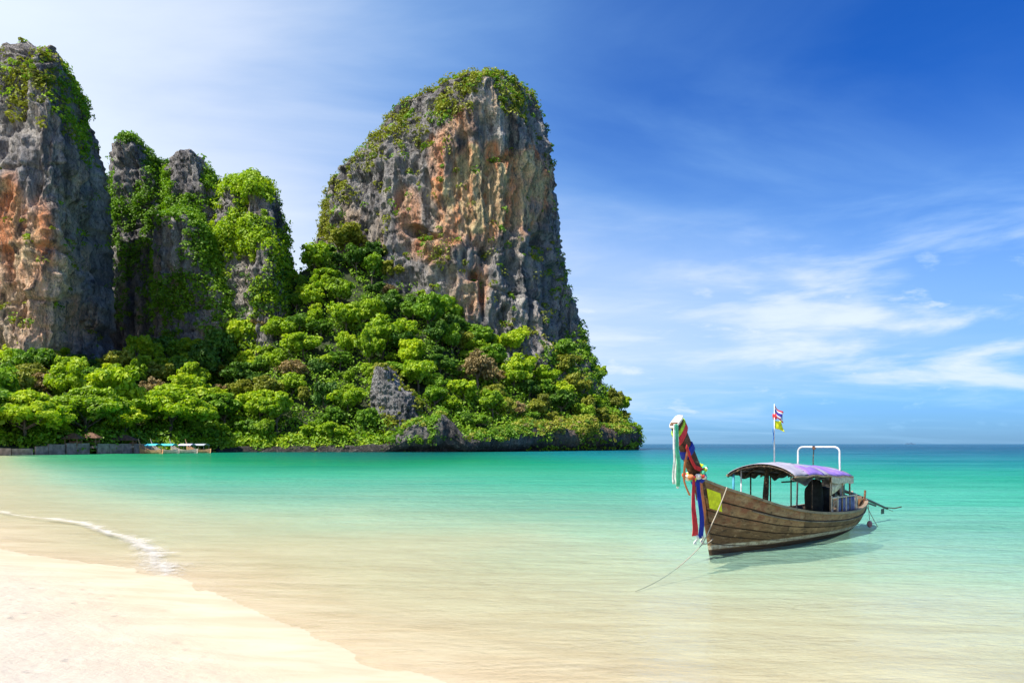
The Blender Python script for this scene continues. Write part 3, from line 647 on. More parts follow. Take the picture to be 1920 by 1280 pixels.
knob = rock('rock_outcrop', 'bare grey rock outcrop rising out of the trees above the shore',
    [(683, 704, 722), (692, 701, 738), (706, 698, 750), (722, 696, 760), (740, 694, 778), (760, 694, 792), (785, 694, 794), (848, 690, 790)], 236, 7, SEC_C, 170, 170, 59, tan=0.1, amp=1.0, scale=0.30, drop=3, base_col=(0.26, 0.25, 0.245))

# vegetation clinging to the rocks
veg_on(tower, 'shrubs covering the summit and sloping left shoulder of the tall tower', 1900,
    [(900, 165, 75, 32, 3), (960, 190, 50, 30, 2.2), (840, 200, 45, 30, 3), (775, 228, 50, 24, 3), (720, 258, 45, 24, 3), (690, 300, 50, 26, 3), (640, 332, 40, 22, 3), (655, 365, 24, 22, 3), (612, 385, 10, 50, 2),
     (780, 250, 40, 25, 1.0), (820, 480, 30, 26, 1.6), (640, 440, 40, 20, 2.5), (700, 470, 40, 20, 2.5), (610, 440, 20, 30, 2), (870, 500, 40, 18, .8)], M['leaf_olive'], 0.8, 2.6, 40, upw=0.9, base=0.0, seed=1)
veg_on(tower, 'darker green bushes on the summit ridge of the tall tower', 1000,
    [(905, 160, 70, 28, 3), (960, 180, 40, 26, 2.6), (1000, 210, 22, 30, 1.6), (800, 215, 60, 26, 2), (690, 300, 60, 26, 1.2), (1030, 255, 12, 60, .8), (1060, 560, 20, 90, .4), (1095, 660, 50, 60, 5), (1060, 680, 60, 40, 4)], M['leaf_mid'], 0.8, 2.4, 44, upw=0.8, seed=2)
veg_on(leftc, 'olive scrub over the summit of the left cliff', 650,
    [(60, 150, 80, 30, 2.5), (100, 110, 40, 20, 2), (25, 210, 30, 26, 1.8), (45, 300, 10, 8, 4), (60, 190, 50, 25, 1), (95, 290, 18, 26, 1.5), (80, 230, 14, 16, 1)], M['leaf_olive'], 0.7, 1.9, 40, upw=0.5, seed=3, leafsize=0.5)
veg_on(leftc, 'green bushes hanging down the right flank of the left cliff', 620,
    [(120, 150, 40, 40, 2), (150, 200, 40, 60, 2.6), (170, 260, 30, 60, 2), (110, 190, 22, 40, 2), (190, 330, 26, 60, 1.2), (200, 450, 25, 120, 1.2), (60, 130, 60, 20, 1.2)], M['leaf_mid'], 0.7, 2.2, 44, upw=0.5, seed=4, leafsize=0.5)
veg_on(cragA, 'creepers and bushes on the pinnacle next to the left cliff', 1500,
    [(232, 262, 22, 10, 5), (280, 330, 30, 50, 2), (215, 340, 20, 30, 1.5), (260, 400, 90, 40, 2.0), (250, 500, 90, 120, 1.2)], M['leaf_mid'], 0.8, 2.4, 44, upw=0.9, seed=5, negative=[(245, 310, 24, 40)])
veg_on(cragB, 'creepers and bushes around the foot of the middle pinnacle', 1700,
    [(375, 290, 14, 10, 3), (395, 330, 22, 30, 3), (350, 400, 90, 40, 3), (310, 340, 14, 50, 2.5), (360, 480, 90, 70, 1.6), (330, 284, 14, 6, 2), (340, 500, 90, 140, 1.2)], M['leaf_mid'], 0.8, 2.8, 44, upw=0.9, seed=6, negative=[(350, 320, 32, 44)])
veg_on(cragC, 'bright green creepers draped over the broad rounded crag', 4200,
    [(460, 345, 50, 30, 4), (490, 380, 50, 40, 3), (440, 440, 60, 50, 2.4), (500, 450, 60, 60, 2.2), (400, 540, 60, 60, 1.2)], M['leaf_bright'], 0.8, 2.6, 44, upw=1.2, base=0.8, seed=7, negative=[(428, 385, 13, 24), (480, 392, 10, 16), (455, 560, 22, 50)])
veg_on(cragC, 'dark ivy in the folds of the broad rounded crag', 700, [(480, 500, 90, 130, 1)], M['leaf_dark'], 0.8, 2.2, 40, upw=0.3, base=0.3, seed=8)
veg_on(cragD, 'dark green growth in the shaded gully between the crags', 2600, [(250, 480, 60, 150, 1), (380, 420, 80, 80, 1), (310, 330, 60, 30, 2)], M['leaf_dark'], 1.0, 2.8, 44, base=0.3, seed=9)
veg_on(cragE, 'bushes over the lower rock shoulder', 2000, [(360, 420, 80, 30, 3), (400, 470, 60, 40, 3), (340, 560, 60, 60, 1.6), (430, 540, 60, 60, 1.5)], M['leaf_mid'], 0.8, 2.6, 44, upw=1.0, base=0.25, seed=10, negative=[(322, 480, 16, 40)])
veg_on(knob, 'low green growth around the grey outcrop', 160, [(710, 790, 40, 20, 2), (790, 760, 16, 20, 1.5), (715, 684, 16, 4, 2)], M['leaf_olive'], 0.4, 1.0, 40, upw=0.6, seed=11, leafsize=0.4)

# ------------------------------------------------------------------ jungle slope (terrain)
TC = np.array([  # px, shoreY, rearY, tree-top row at the rear
    (-400, 150, 230, 640), (-150, 152, 225, 650), (0, 160, 222, 668), (60, 166, 224, 655), (140, 176, 232, 668), (200, 184, 240, 652), (300, 198, 262, 640), (400, 214, 270, 640), (450, 219, 272, 640), (485, 220, 276, 600),
    (520, 221, 282, 545), (560, 222, 288, 475), (620, 222, 296, 438), (700, 223, 296, 452), (750, 223, 294, 485), (800, 224, 292, 500), (830, 225, 290, 545), (855, 225, 288, 590), (900, 228, 288, 612), (980, 240, 290, 632),
    (1030, 250, 298, 645), (1090, 264, 306, 655), (1120, 272, 312, 686), (1150, 280, 314, 715), (1170, 286, 316, 760), (1185, 290, 316, 790), (1192, 296, 312, 806), (1198, 300, 308, 826)], float)
def terr(px, v):
    px = np.asarray(px, float); v = np.asarray(v, float)
    ys = np.interp(px, TC[:, 0], TC[:, 1]); yb = np.interp(px, TC[:, 0], TC[:, 2]); pt = np.interp(px, TC[:, 0], TC[:, 3])
    zb = np.maximum(ZZ(pt, yb) - 8, 1.5)
    vv = np.clip(v, 0, 1); Y = ys + (yb - ys) * v * np.where(v > 1, 1, 1) 
    Y = np.where(v > 1, yb + (v - 1) * 70, Y)
    z = 1.5 + (zb - 1.5) * vv ** 1.12
    z = np.where(v > 1, 1.5 + (zb - 1.5) * np.clip(1.9 - v, 0, .9) / .9, z)
    z = np.where(v < 0.02, np.interp(v, [-0.05, 0.0, 0.02], [-3, 0.2, 1.2]), z)
    # sinks behind the walls
    X = (px - 960) / F * Y
    z = z + 2.2 * fbm(X * 0.05, Y * 0.05, X * 0, 3, 71) * np.clip(vv * 4, 0, 1)
    z = np.where(v >= 1.9, -3, z)
    return X, Y, z
pxs = np.linspace(-400, 1198, 420); vs = np.concatenate([[-0.05], np.linspace(0, 1, 120), np.linspace(1.05, 1.95, 20)])
U, Vv = np.meshgrid(pxs, vs, indexing='ij'); Xt, Yt, Zt = terr(U, Vv)
tm = np_mesh('hill', np.stack([Xt, Yt, Zt], -1).reshape(-1, 3), grid_quads(len(pxs), len(vs)))
tag(link('jungle_hill', tm, M['soil']), 'steep hillside under the jungle between the shore and the cliffs', kind='structure')

# shore rock, undercut by the sea
def shore_cliff():
    P = [(400, 213), (480, 218), (600, 220), (660, 220), (720, 219.5), (780, 219), (830, 219), (880, 221), (940, 229), (1000, 241), (1060, 254), (1110, 267), (1150, 277), (1180, 287), (1194, 296), (1196, 305), (1188, 316), (1170, 330), (1140, 345), (1100, 360)]
    Hh = [0.3, 0.3, 0.4, 0.6, 1.0, 8.5, 10.5, 3.0, 4.0, 6.5, 8.5, 9.5, 9.5, 9, 7.5, 7, 8, 8, 8, 8]
    A = np.array([((p - 960) / F * y, y) for p, y in P]); sl = np.concatenate([[0], np.cumsum(np.linalg.norm(np.diff(A, axis=0), axis=1))])
    n = 620; s = np.linspace(0, sl[-1], n); cx = np.interp(s, sl, A[:, 0]); cy = np.interp(s, sl, A[:, 1]); h = np.interp(s, sl, Hh)
    k = np.ones(15) / 15; cx = np.convolve(np.pad(cx, 7, 'edge'), k, 'valid'); cy = np.convolve(np.pad(cy, 7, 'edge'), k, 'valid')
    tx, ty = np.gradient(cx), np.gradient(cy); ln = np.hypot(tx, ty); nx, ny = ty / ln, -tx / ln     # towards the sea
    w = np.linspace(0, 1, 90)[None, :]
    h = h[:, None] * (1 + 0.25 * noise(cx * .12, cy * .12, cx * 0, 33))[:, None]
    z = -1.2 + (h + 1.2) * np.clip(w / 0.72, 0, 1) + np.clip(w - .72, 0, 1) * 5
    out = np.interp(w[0], [0, 0.14, 0.22, 0.4, 0.6, 0.72, 0.85, 1], [-2.6, -2.3, -0.6, 0.9, 0.8, -0.4, -4, -9])[None, :] * np.clip(h / 8, 0.25, 1.1)
    X = cx[:, None] + nx[:, None] * out; Y = cy[:, None] + ny[:, None] * out; Z = z + 0 * X
    d = 1.5 * (ridged(X * .16, Y * .16, Z * .07, 3, 301) - .2) + .7 * (ridged(X * .5, Y * .5, Z * .16, 3, 303) - .2) + 1.0 * fbm(X * .25, Y * .25, Z * .3, 3, 305)
    d = d * np.clip(h / 8, 0.2, 1.1)
    X = X + nx[:, None] * d; Y = Y + ny[:, None] * d; Z = Z + 0.5 * fbm(X * .5, Y * .5, Z * .5, 2, 306) * (w > .3)
    V = np.stack([X, Y, Z], -1)
    n1 = fbm(X * .12, Y * .12, Z * .1, 4, 307); n2 = fbm(X * .4, Y * .4, Z * .2, 3, 309)
    t = np.clip((n1 + .35 + .5 * n2) * 1.8, 0, 1)[..., None]
    wx = np.clip((X - 5) / 20, 0, 1)[..., None]
    col = np.array((0.10, 0.095, 0.09)) * (1 - t) + (np.array((0.24, 0.22, 0.20)) * (1 - wx) + np.array((0.30, 0.19, 0.10)) * wx) * t
    dk = np.clip((3.0 - Z) / 1.6, 0, 1)[..., None]; col = col * (1 - 0.75 * dk) + np.array((0.03, 0.028, 0.02)) * 0.75 * dk      # algae and tide stain
    me = np_mesh('shore_rock', V.reshape(-1, 3), grid_quads(n, 90, flip=True)); attr_c(me, 'col', np.clip(col, .01, .8).reshape(-1, 3))
    tag(link('shore_rock', me, M['rock']), 'low undercut rock wall where the jungle meets the water', kind='structure')
    du = np.gradient(V, axis=0); dv = np.gradient(V, axis=1); N = np.cross(dv, du) * -1; N = N / (np.linalg.norm(N, axis=-1, keepdims=True) + 1e-9)
    s_ = np.sign(N[..., 0] * nx[:, None] + N[..., 1] * ny[:, None] + N[..., 2]); N *= s_[..., None]
    PX = 960 + F * X / Y; PY = HOR - F * (Z - H) / Y
    return dict(V=V, N=N, PX=PX, PY=PY, area=np.linalg.norm(np.cross(du, dv), axis=-1), front=np.ones(PX.shape, bool), seed=80, name='shore')
sc = shore_cliff()
veg_on(sc, 'dry ochre scrub over the low rocks at the tip of the headland', 1700, [(1080, 790, 130, 32, 3), (1170, 790, 30, 26, 3), (1000, 790, 60, 14, 1.2)], M['leaf_olive'], 0.5, 1.7, 40, upw=0.9, seed=12, leafsize=0.42)
veg_on(sc, 'brown dry bushes hanging over the headland rocks', 330, [(1090, 785, 90, 22, 3), (1040, 800, 60, 14, 2)], M['leaf_brown'], 0.4, 1.1, 40, upw=0.2, seed=13, leafsize=0.38)
veg_on(sc, 'green scrub over the low shore rocks below the jungle', 2000, [(600, 838, 200, 14, 4), (740, 830, 60, 18, 2), (840, 785, 60, 14, 2), (920, 800, 50, 16, 2), (810, 800, 14, 40, 1)], M['leaf_mid'], 0.6, 1.6, 40, upw=1.0, seed=14, leafsize=0.42)

# ------------------------------------------------------------------ trees
def crown_mesh(name, seed, R=5.0, Hh=4.2, lobes=18, per=190, leaf=0.55, layered=False, sparse=1.0):
    rng = np.random.default_rng(seed)
    U = rng.normal(size=(lobes, 3)); U[:, 2] = np.abs(U[:, 2]) * 0.9 - 0.25; U /= np.linalg.norm(U, axis=1, keepdims=True)
    rad = rng.uniform(0.45, 0.78, lobes)
    if layered:
        ang = np.arange(lobes) * 2.4 + rng.random(lobes); rr = np.sqrt((np.arange(lobes) + .5) / lobes)
        C = np.stack([np.cos(ang) * rr * R * .82, np.sin(ang) * rr * R * .82, Hh * (0.95 - 0.75 * rr ** 1.6 + rng.uniform(-.14, .10, lobes))], 1)
        r = R * rng.uniform(0.20, 0.32, lobes); flat = 0.38
    else:
        C = U * rad[:, None] * np.array((R, R, Hh)); C[:, 2] += Hh * 0.35
        r = R * rng.uniform(0.20, 0.48, lobes); flat = 0.85; C[:, :2] *= rng.uniform(0.8, 1.25, (lobes, 1)); C[:, 0] *= rng.uniform(.8, 1.25)
    # split every lobe in sub-clumps for a broken outline
    S = 7; u = rng.normal(size=(lobes, S, 3)); u[..., 2] = np.abs(u[..., 2]) * (.6 if layered else 1) - .1; u /= np.linalg.norm(u, axis=-1, keepdims=True)
    C2 = (C[:, None] + u * (r[:, None, None] * 0.72) * np.array((1, 1, flat))).reshape(-1, 3)
    r2 = np.repeat(r, S) * rng.uniform(0.32, 0.52, lobes * S)
    P, N, tone = clump_points(C2, r2, int(per * sparse) // S + 8, rng, flat=0.55 if layered else 0.8, up=0.45)
    # inner leaves that close the crown
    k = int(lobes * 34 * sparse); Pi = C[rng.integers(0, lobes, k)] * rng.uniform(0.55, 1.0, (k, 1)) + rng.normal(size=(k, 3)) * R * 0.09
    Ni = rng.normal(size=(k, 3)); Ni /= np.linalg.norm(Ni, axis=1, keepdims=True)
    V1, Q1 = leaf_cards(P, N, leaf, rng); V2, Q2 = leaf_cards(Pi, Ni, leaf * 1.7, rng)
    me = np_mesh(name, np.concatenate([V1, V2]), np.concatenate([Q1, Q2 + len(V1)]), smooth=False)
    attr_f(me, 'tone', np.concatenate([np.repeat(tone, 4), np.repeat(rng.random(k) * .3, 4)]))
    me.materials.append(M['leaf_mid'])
    return me
def trunk_mesh(seed, h=6.0, r=0.32, spread=3.0, limbs=5):
    rs = random.Random(seed); mb = MB(); pts = []
    for i in range(6):
        t = i / 5; pts.append((rs.uniform(-.25, .25) * t, rs.uniform(-.25, .25) * t, -1.5 + (h * .75 + 1.5) * t))
    mb.tube(pts, [r * (1.25 - .7 * i / 5) for i in range(6)], 7)
    for k in range(limbs):
        a = k * 2.4 + rs.random(); z0 = h * rs.uniform(.4, .68)
        mb.tube([(0, 0, z0), (math.cos(a) * spread * .5, math.sin(a) * spread * .5, z0 + h * .2), (math.cos(a) * spread, math.sin(a) * spread, h * rs.uniform(.85, 1.1))], [r * .5, r * .32, r * .12], 5)
    me = bpy.data.meshes.new('trunk'); me.from_pydata(mb.v, [], mb.f); me.materials.append(M['bark']); return me
CROWNS = [crown_mesh('crown', 200 + i, 5.0, 4.0 + 0.5 * (i % 3), 15 + 2 * (i % 4)) for i in range(8)]
THIN = [crown_mesh('crown', 300 + i, 5.0, 3.6, 18, 120, 0.42, sparse=0.75) for i in range(3)]
UMB = [crown_mesh('crown', 400 + i, 9.5, 6.5, 44, 240, 0.5, layered=True) for i in range(3)]
CASC = [crown_mesh('crown', 500 + i, 4.2, 6.0, 22, 190) for i in range(2)]
TRUNKS = [trunk_mesh(i) for i in range(4)]; UTR = [trunk_mesh(20 + i, 7.5, .42, 5.5, 7) for i in range(2)]

def place_tree(x, y, z, sc, crown, trunk, lift, mat, label, group, rng, name='jungle_tree', sz=1.0):
    root = empty(name, (x, y, z), rng.uniform(0, 6.28)); root.scale = (sc * rng.uniform(.85, 1.2), sc * rng.uniform(.85, 1.2), sc * sz); root.rotation_euler = (rng.uniform(-.12, .12), rng.uniform(-.12, .12), rng.uniform(0, 6.28))
    tag(root, label, 'tree', group)
    c = bpy.data.objects.new('crown', crown); COL.objects.link(c); c.parent = root; c.location = (0, 0, lift)
    c.material_slots[0].link = 'OBJECT'; c.material_slots[0].material = mat
    t = bpy.data.objects.new('trunk', trunk); COL.objects.link(t); t.parent = root
    return root

rs = random.Random(3)
ZONES = [(-500, 90, 'at the left picture edge'), (90, 215, 'below the left cliff'), (215, 310, 'below the first rock pinnacle'), (310, 400, 'below the middle pinnacle'), (400, 480, 'left of the brown crowns'), (480, 570, 'below the creeper-draped crag'),
         (570, 650, 'on the ridge left of the tower'), (650, 730, 'above the bare outcrop'), (730, 820, 'right of the bare outcrop'), (820, 900, 'below the tower face'), (900, 980, 'below the tower caves'), (980, 1060, 'below the right tower edge'), (1060, 1210, 'on the headland tip')]
COLN = {'leaf_bright': 'bright green', 'leaf_mid': 'mid green', 'leaf_dark': 'deep green', 'leaf_olive': 'olive', 'leaf_brown': 'brown'}
placed = []; cnt = 0
def ok(x, y, z, r):
    for (a, b, c, d) in placed:
        if (x - a) ** 2 + (y - b) ** 2 + (z - c) ** 2 < (r + d) ** 2 * 0.36: return False
    return True
# named special trees first: px, v, scale, kind, material, label
SPECIAL = [
    (45, 0.06, 1.00, 'umb', 'leaf_bright', 'broad yellow-green shade tree at the far left of the shore wall'),
    (165, 0.10, 1.12, 'umb', 'leaf_bright', 'wide layered shade tree behind the middle of the shore wall'),
    (318, 0.12, 1.18, 'umb', 'leaf_bright', 'wide layered shade tree rising behind the small moored boats'),
    (-40, 0.12, 1.1, 'umb', 'leaf_mid', 'shade tree cut off by the left picture edge'),
    (100, 0.52, 1.05, 'thin', 'leaf_brown', 'pinkish brown crown between the left cliff and the shore trees'),
    (60, 0.66, 0.9, 'thin', 'leaf_olive', 'thin olive crown at the foot of the left cliff'),
    (290, 0.46, 0.95, 'thin', 'leaf_brown', 'rust brown crown showing just above the shade tree by the boats'),
    (545, 0.36, 1.0, 'thin', 'leaf_brown', 'dusty brown crown on the slope among bright green trees'),
    (500, 0.86, 1.15, 'thin', 'leaf_brown', 'large grey-brown crown below the dark gully right of the creeper crag'),
    (512, 1.02, 0.95, 'thin', 'leaf_olive', 'lone pale crown standing against the dark gully'),
    (700, 0.93, 1.05, 'rnd', 'leaf_dark', 'dark round tree against the grey foot of the tall tower'),
    (455, 0.42, 0.95, 'thin', 'leaf_olive', 'sparse yellowish crown beside the shaded gap on the slope'),
    (130, 0.86, 0.8, 'rnd', 'leaf_bright', 'bright round tree standing against the left cliff'),
    (230, 0.74, 1.15, 'rnd', 'leaf_olive', 'tall olive tree filling the corner right of the left cliff'),
    (520, 0.10, 1.2, 'casc', 'leaf_bright', 'cascading yellow-green bank of foliage at the water near the middle'),
    (1060, 0.45, 1.0, 'rnd', 'leaf_bright', 'vivid yellow-green tree on the headland above the ochre scrub'),
]
for (px, v, sc_, kind, mk, lab) in SPECIAL:
    x, y, z = terr(px, v); x, y, z = float(x), float(y), float(z)
    cm = {'umb': UMB, 'thin': THIN, 'rnd': CROWNS, 'casc': CASC}[kind]; tr = UTR if kind == 'umb' else TRUNKS
    place_tree(x, y, z, sc_, cm[cnt % len(cm)], tr[cnt % len(tr)], 5.0 if kind == 'umb' else 4.6, M[mk], lab, None, rs, name='shade_tree' if kind == 'umb' else 'jungle_tree', sz=1.0)
    placed.append((x, y, z, sc_ * (8.0 if kind == 'umb' else 4.8))); cnt += 1
tries = 0; n_tree = 0
while n_tree < 290 and tries < 30000:
    tries += 1
    px = rs.uniform(-150, 1192); v = rs.uniform(0.02, 1.04)
    x, y, z = terr(px, v); x, y, z = float(x), float(y), float(z)
    if z < 0.7: continue
    if 690 < px < 800 and y < 240 and v < 0.28: continue        # the bare outcrop stays visible
    if px < 270 and v < 0.08: continue                            # behind the wall
    low = v < 0.12
    sc_ = rs.choice([rs.uniform(0.5, 0.8), rs.uniform(0.75, 1.1), rs.uniform(0.95, 1.4)]) * (0.7 if px > 1080 else 1.0) * (0.72 if low else 1.0)
    r = sc_ * 4.6
    if 780 < px and v < 0.16: sc_ *= .6; r = sc_ * 4.2
    if not ok(x, y, z, r): continue
    q = rs.random() + 0.25 * math.sin(px * 0.013 + v * 5)
    mk = 'leaf_bright' if q < 0.48 else 'leaf_mid' if q < 0.76 else 'leaf_olive' if q < 0.88 else 'leaf_dark' if q < 1.12 else 'leaf_brown'
    if px > 1000 and rs.random() < 0.45: mk = 'leaf_olive'
    zone = [zn for a, b, zn in ZONES if a <= px < b][0]
    row = 'by the water' if v < 0.16 else 'low' if v < 0.33 else 'below mid slope' if v < 0.5 else 'above mid slope' if v < 0.68 else 'high up' if v < 0.85 else 'topmost'
    cm = THIN if mk == 'leaf_brown' else (CROWNS if rs.random() < 0.85 else CASC)
    big_ = 'large ' if sc_ > 1.0 else 'small ' if sc_ < 0.72 else ''
    lab = f"{big_}{COLN[mk]} tree, {row}, {zone}"
    place_tree(x, y, z, sc_, rs.choice(cm), rs.choice(TRUNKS), (2.2 if low else 3.8), M[mk], lab, f"{big_}{COLN[mk]} trees {row} {zone}", rs, sz=rs.uniform(.8, 1.4))
    placed.append((x, y, z, r)); n_tree += 1
print('trees', n_tree, tries)

def undergrowth(name, label, n, vr, pr, mat, rr, leaves, seed):
    rng = np.random.default_rng(seed); px = rng.uniform(*pr, n); v = rng.uniform(*vr, n)
    X, Y, Z = terr(px, v); k = (Z > 0.3); C = np.stack([X, Y, Z], 1)[k]; R = rng.uniform(*rr, len(C)); C[:, 2] += R * .35
    P, N, tone = clump_points(C, R, leaves, rng); V, Q = leaf_cards(P, N, 0.6, rng)
    me = np_mesh(name, V, Q, smooth=False); attr_f(me, 'tone', np.repeat(tone * .9, 4)); tag(link(name, me, mat), label, kind='stuff')
undergrowth('undergrowth', 'dense green undergrowth between the jungle trees', 3200, (0.0, 1.06), (-320, 1195), M['leaf_under'], (1.2, 4.0), 46, 900)
undergrowth('shore_bushes', 'bright low bushes spilling down to the water line', 420, (0.0, 0.07), (300, 1190), M['leaf_bright'], (0.8, 2.0), 50, 901)

# ------------------------------------------------------------------ shore wall, huts, moored boats
M['concrete'] = m_simple('stained_concrete', (0.36, 0.26, 0.19), 0.9, 0.35, 1.1)
M['tile_roof'] = m_simple('brown_roof', (0.17, 0.09, 0.055), 0.8, 0.35, 2)
M['hut_wood'] = m_simple('hut_boards', (0.30, 0.17, 0.09), 0.8, 0.3, 2)
wall = empty('shore_wall', (float(XY(130, 170)), 170, 0)); tag(wall, 'stained grey retaining wall of uneven panels along the far beach', 'wall')
inv = Vector(wall.location)
edges = [-120, -60, -20, 20, 62, 66, 90, 122, 124, 168, 178, 200, 222, 246, 250, 268, 290]
def wall_pt(px):
    Y = float(np.interp(px, TC[:, 0], TC[:, 1])) - 2.2; return Vector((XY(px, Y), Y, 0))
for a, b, hh in [(-120, -62, 1.6), (-60, -22, 1.7), (-20, 20, 1.5), (22, 61, 1.4), (66, 89, 1.9), (90, 121, 2.3), (124, 145, 2.6), (145.5, 167, 2.55), (182, 204, 2.5), (204.5, 226, 2.45), (226.5, 247, 2.5), (250, 268, 2.5), (268.5, 290, 2.3)]:
    A, B = wall_pt(a) - inv, wall_pt(b) - inv; d = (B - A).normalized(); nn = Vector((d.y, -d.x, 0)) * (0.18 + rs.uniform(-.04, .04))
    h1, h2 = hh + rs.uniform(-.08, .08), hh + rs.uniform(-.08, .08)
    vs_ = [A + nn, B + nn, B - nn, A - nn]
    mb = MB(); mb.add([(p.x, p.y, -.8) for p in vs_] + [(vs_[0].x, vs_[0].y, h1), (vs_[1].x, vs_[1].y, h2), (vs_[2].x, vs_[2].y, h2), (vs_[3].x, vs_[3].y, h1)], [(0, 3, 2, 1), (4, 5, 6, 7), (0, 1, 5, 4), (1, 2, 6, 5), (2, 3, 7, 6), (3, 0, 4, 7)])
    mb.build('panel', M['concrete'], wall)
def hut(px, dy, w, h, label, name='beach_hut'):
    p = wall_pt(px) + Vector((0, dy, 0)); r = empty(name, (p.x, p.y, 1.4), 0.1); tag(r, label, 'hut')
    MB().box(-w / 2, w / 2, -1.2, 1.2, 0, .5).build('plinth', M['concrete'], r)
    for sx in (-1, 1):
        for sy in (-1, 1): MB().box(sx * w * .45 - .09, sx * w * .45 + .09, sy * 1.05 - .09, sy * 1.05 + .09, .5, h).build('post', M['hut_wood'], r)
    MB().box(-w * .44, w * .44, .95, 1.06, .5, h * .75).build('rear_wall', M['hut_wood'], r)
    ov = .5; mb = MB(); mb.add([(-w / 2 - ov, -1.6, h), (w / 2 + ov, -1.6, h), (w / 2 + ov, 1.6, h), (-w / 2 - ov, 1.6, h), (-w * .12, 0, h + 1.3), (w * .12, 0, h + 1.3), (-w / 2 - ov, -1.6, h - .12), (w / 2 + ov, -1.6, h - .12), (w / 2 + ov, 1.6, h - .12), (-w / 2 - ov, 1.6, h - .12)],
        [(0, 1, 5, 4), (1, 2, 5), (2, 3, 4, 5), (3, 0, 4), (6, 9, 8, 7), (0, 6, 7, 1), (1, 7, 8, 2), (2, 8, 9, 3), (3, 9, 6, 0)]); mb.build('roof', M['tile_roof'], r)
hut(118, 4.0, 3.0, 2.3, 'small open hut with brown roof behind the left end of the tall wall panels')
hut(150, 4.5, 3.4, 2.5, 'small open hut with peaked brown roof under the layered shade tree')
hut(212, 5.5, 5.4, 2.0, 'long low hut in shade behind the right wall panels')

M['cloth_teal'] = m_simple('teal_awning', (0.08, 0.60, 0.75), 0.7, .15, 3)
M['cloth_violet'] = m_simple('violet_awning', (0.62, 0.55, 0.85), 0.7, .15, 3)
M['cloth_grey'] = m_simple('grey_awning', (0.40, 0.42, 0.45), 0.7, .15, 3)
M['far_wood'] = m_simple('far_boat_wood', (0.50, 0.28, 0.14), 0.8, .3, 3)
M['far_wood_grey'] = m_simple('far_boat_grey_wood', (0.45, 0.38, 0.31), 0.8, .3, 3)
def far_boat(px, Y, rz, L, matc, matw, label):
    r = empty('moored_boat', (XY(px, Y), Y, 0), rz); r.scale = (1, 1.2, 1.25); tag(r, label, 'boat', 'longtail boats moored along the far shore')
    ns, rows = 18, []
    for i in range(ns + 1):
        s = i / ns; b = .75 * math.sin(math.pi * min(1, s * .9 + .06)) ** .6 * (1 if s < .8 else 1); zg = .7 + 1.3 * max(0, (s - .55) / .45) ** 2.2 + .25 * max(0, (.2 - s) / .2)
        if s > .97: b = .05
        x = (s - .5) * L; rows.append([(x, -b, zg), (x, -b * .8, zg * .4), (x, -b * .3, -.25), (x, b * .3, -.25), (x, b * .8, zg * .4), (x, b, zg)])
    MB().sheet(rows, .06).build('hull', matw, r)
    MB().tube([(L * .47, 0, 1.7), (L * .53, 0, 2.4), (L * .56, 0, 3.0)], [.12, .1, .08], 6).build('prow_post', matw, r)
    can = [[(x, y, 1.95 - .35 * (y / .95) ** 2) for y in np.linspace(-.95, .95, 8)] for x in np.linspace(-L * .36, L * .12, 6)]
    MB().sheet(can, .05).build('canopy', matc, r)
    for x in (-L * .33, L * .1):
        for y in (-.75, .75): MB().tube([(x, y, .5), (x, y, 1.75)], .035, 5).build('post', M['far_wood_grey'], r)
far_boat(283, 183, math.radians(155), 8.0, M['cloth_teal'], M['far_wood'], 'brown moored boat with raised prow at the left end of the row')
far_boat(310, 187, math.radians(170), 7.5, M['cloth_teal'], M['far_wood_grey'], 'small moored boat with bright teal awning')
far_boat(345, 193, math.radians(165), 8.0, M['cloth_violet'], M['far_wood_grey'], 'small moored boat with pale violet awning')
far_boat(372, 199, math.radians(160), 8.0, M['cloth_grey'], M['far_wood'], 'small moored boat with grey awning at the right end of the row')

# ------------------------------------------------------------------ distant island
mb_x = np.linspace(-1, 1, 40); isl = [[(x * 55, y * 20, 12 * (1 - x * x) * (1 - y * y) * (1 + .4 * math.sin(9 * x)) - .5) for y in np.linspace(-1, 1, 9)] for x in mb_x]
v_ = np.array(isl).reshape(-1, 3); v_ += np.array((XY(1706, 6500), 6500, 0)); im = np_mesh('island', v_, grid_quads(40, 9))
M['far_blue'] = m_simple('far_island_rock', (0.06, 0.12, 0.19), 1, .1, .01); tag(link('distant_island', im, M['far_blue']), 'tiny island on the horizon', kind='structure')

# ------------------------------------------------------------------ the longtail boat (local x runs towards the stern, -y is the side seen)
BP = (4.33, 16.0, 0.0); BR = math.radians(45)
boat = empty('longtail_boat', BP, BR); tag(boat, 'weathered wooden longtail boat with tall ribboned prow floating in the shallows', 'boat')
def place_local(o): o.location = BP; o.rotation_euler = (0, 0, BR)
M['hull_wood'] = m_wood('hull_wood', (0.46, 0.26, 0.12), (0.13, 0.065, 0.028), red=(0.24, 0.075, 0.035), zband=(0.13, 0.22))
M['deck_wood'] = m_wood('deck_wood', (0.36, 0.27, 0.18), (0.14, 0.10, 0.065))
M['prow_wood'] = m_wood('prow_wood', (0.21, 0.085, 0.04), (0.09, 0.035, 0.018))
M['dark_wood'] = m_wood('dark_wood', (0.12, 0.085, 0.06), (0.03, 0.022, 0.016))
M['pale_paint'] = m_simple('pale_worn_paint', (0.55, 0.47, 0.36), .6, .25, 14)
M['steel'] = m_simple('painted_steel_pipe', (0.62, 0.63, 0.64), .4, .2, 8, spec=.5)
M['blue_steel'] = m_simple('blue_post_paint', (0.06, 0.28, 0.40), .5, .2, 8)
M['black'] = m_simple('black_cloth', (0.018, 0.020, 0.018), .85, .4, 8)
M['metal'] = m_simple('greasy_metal', (0.06, 0.055, 0.05), .45, .4, 20, spec=.5, metal=.5)
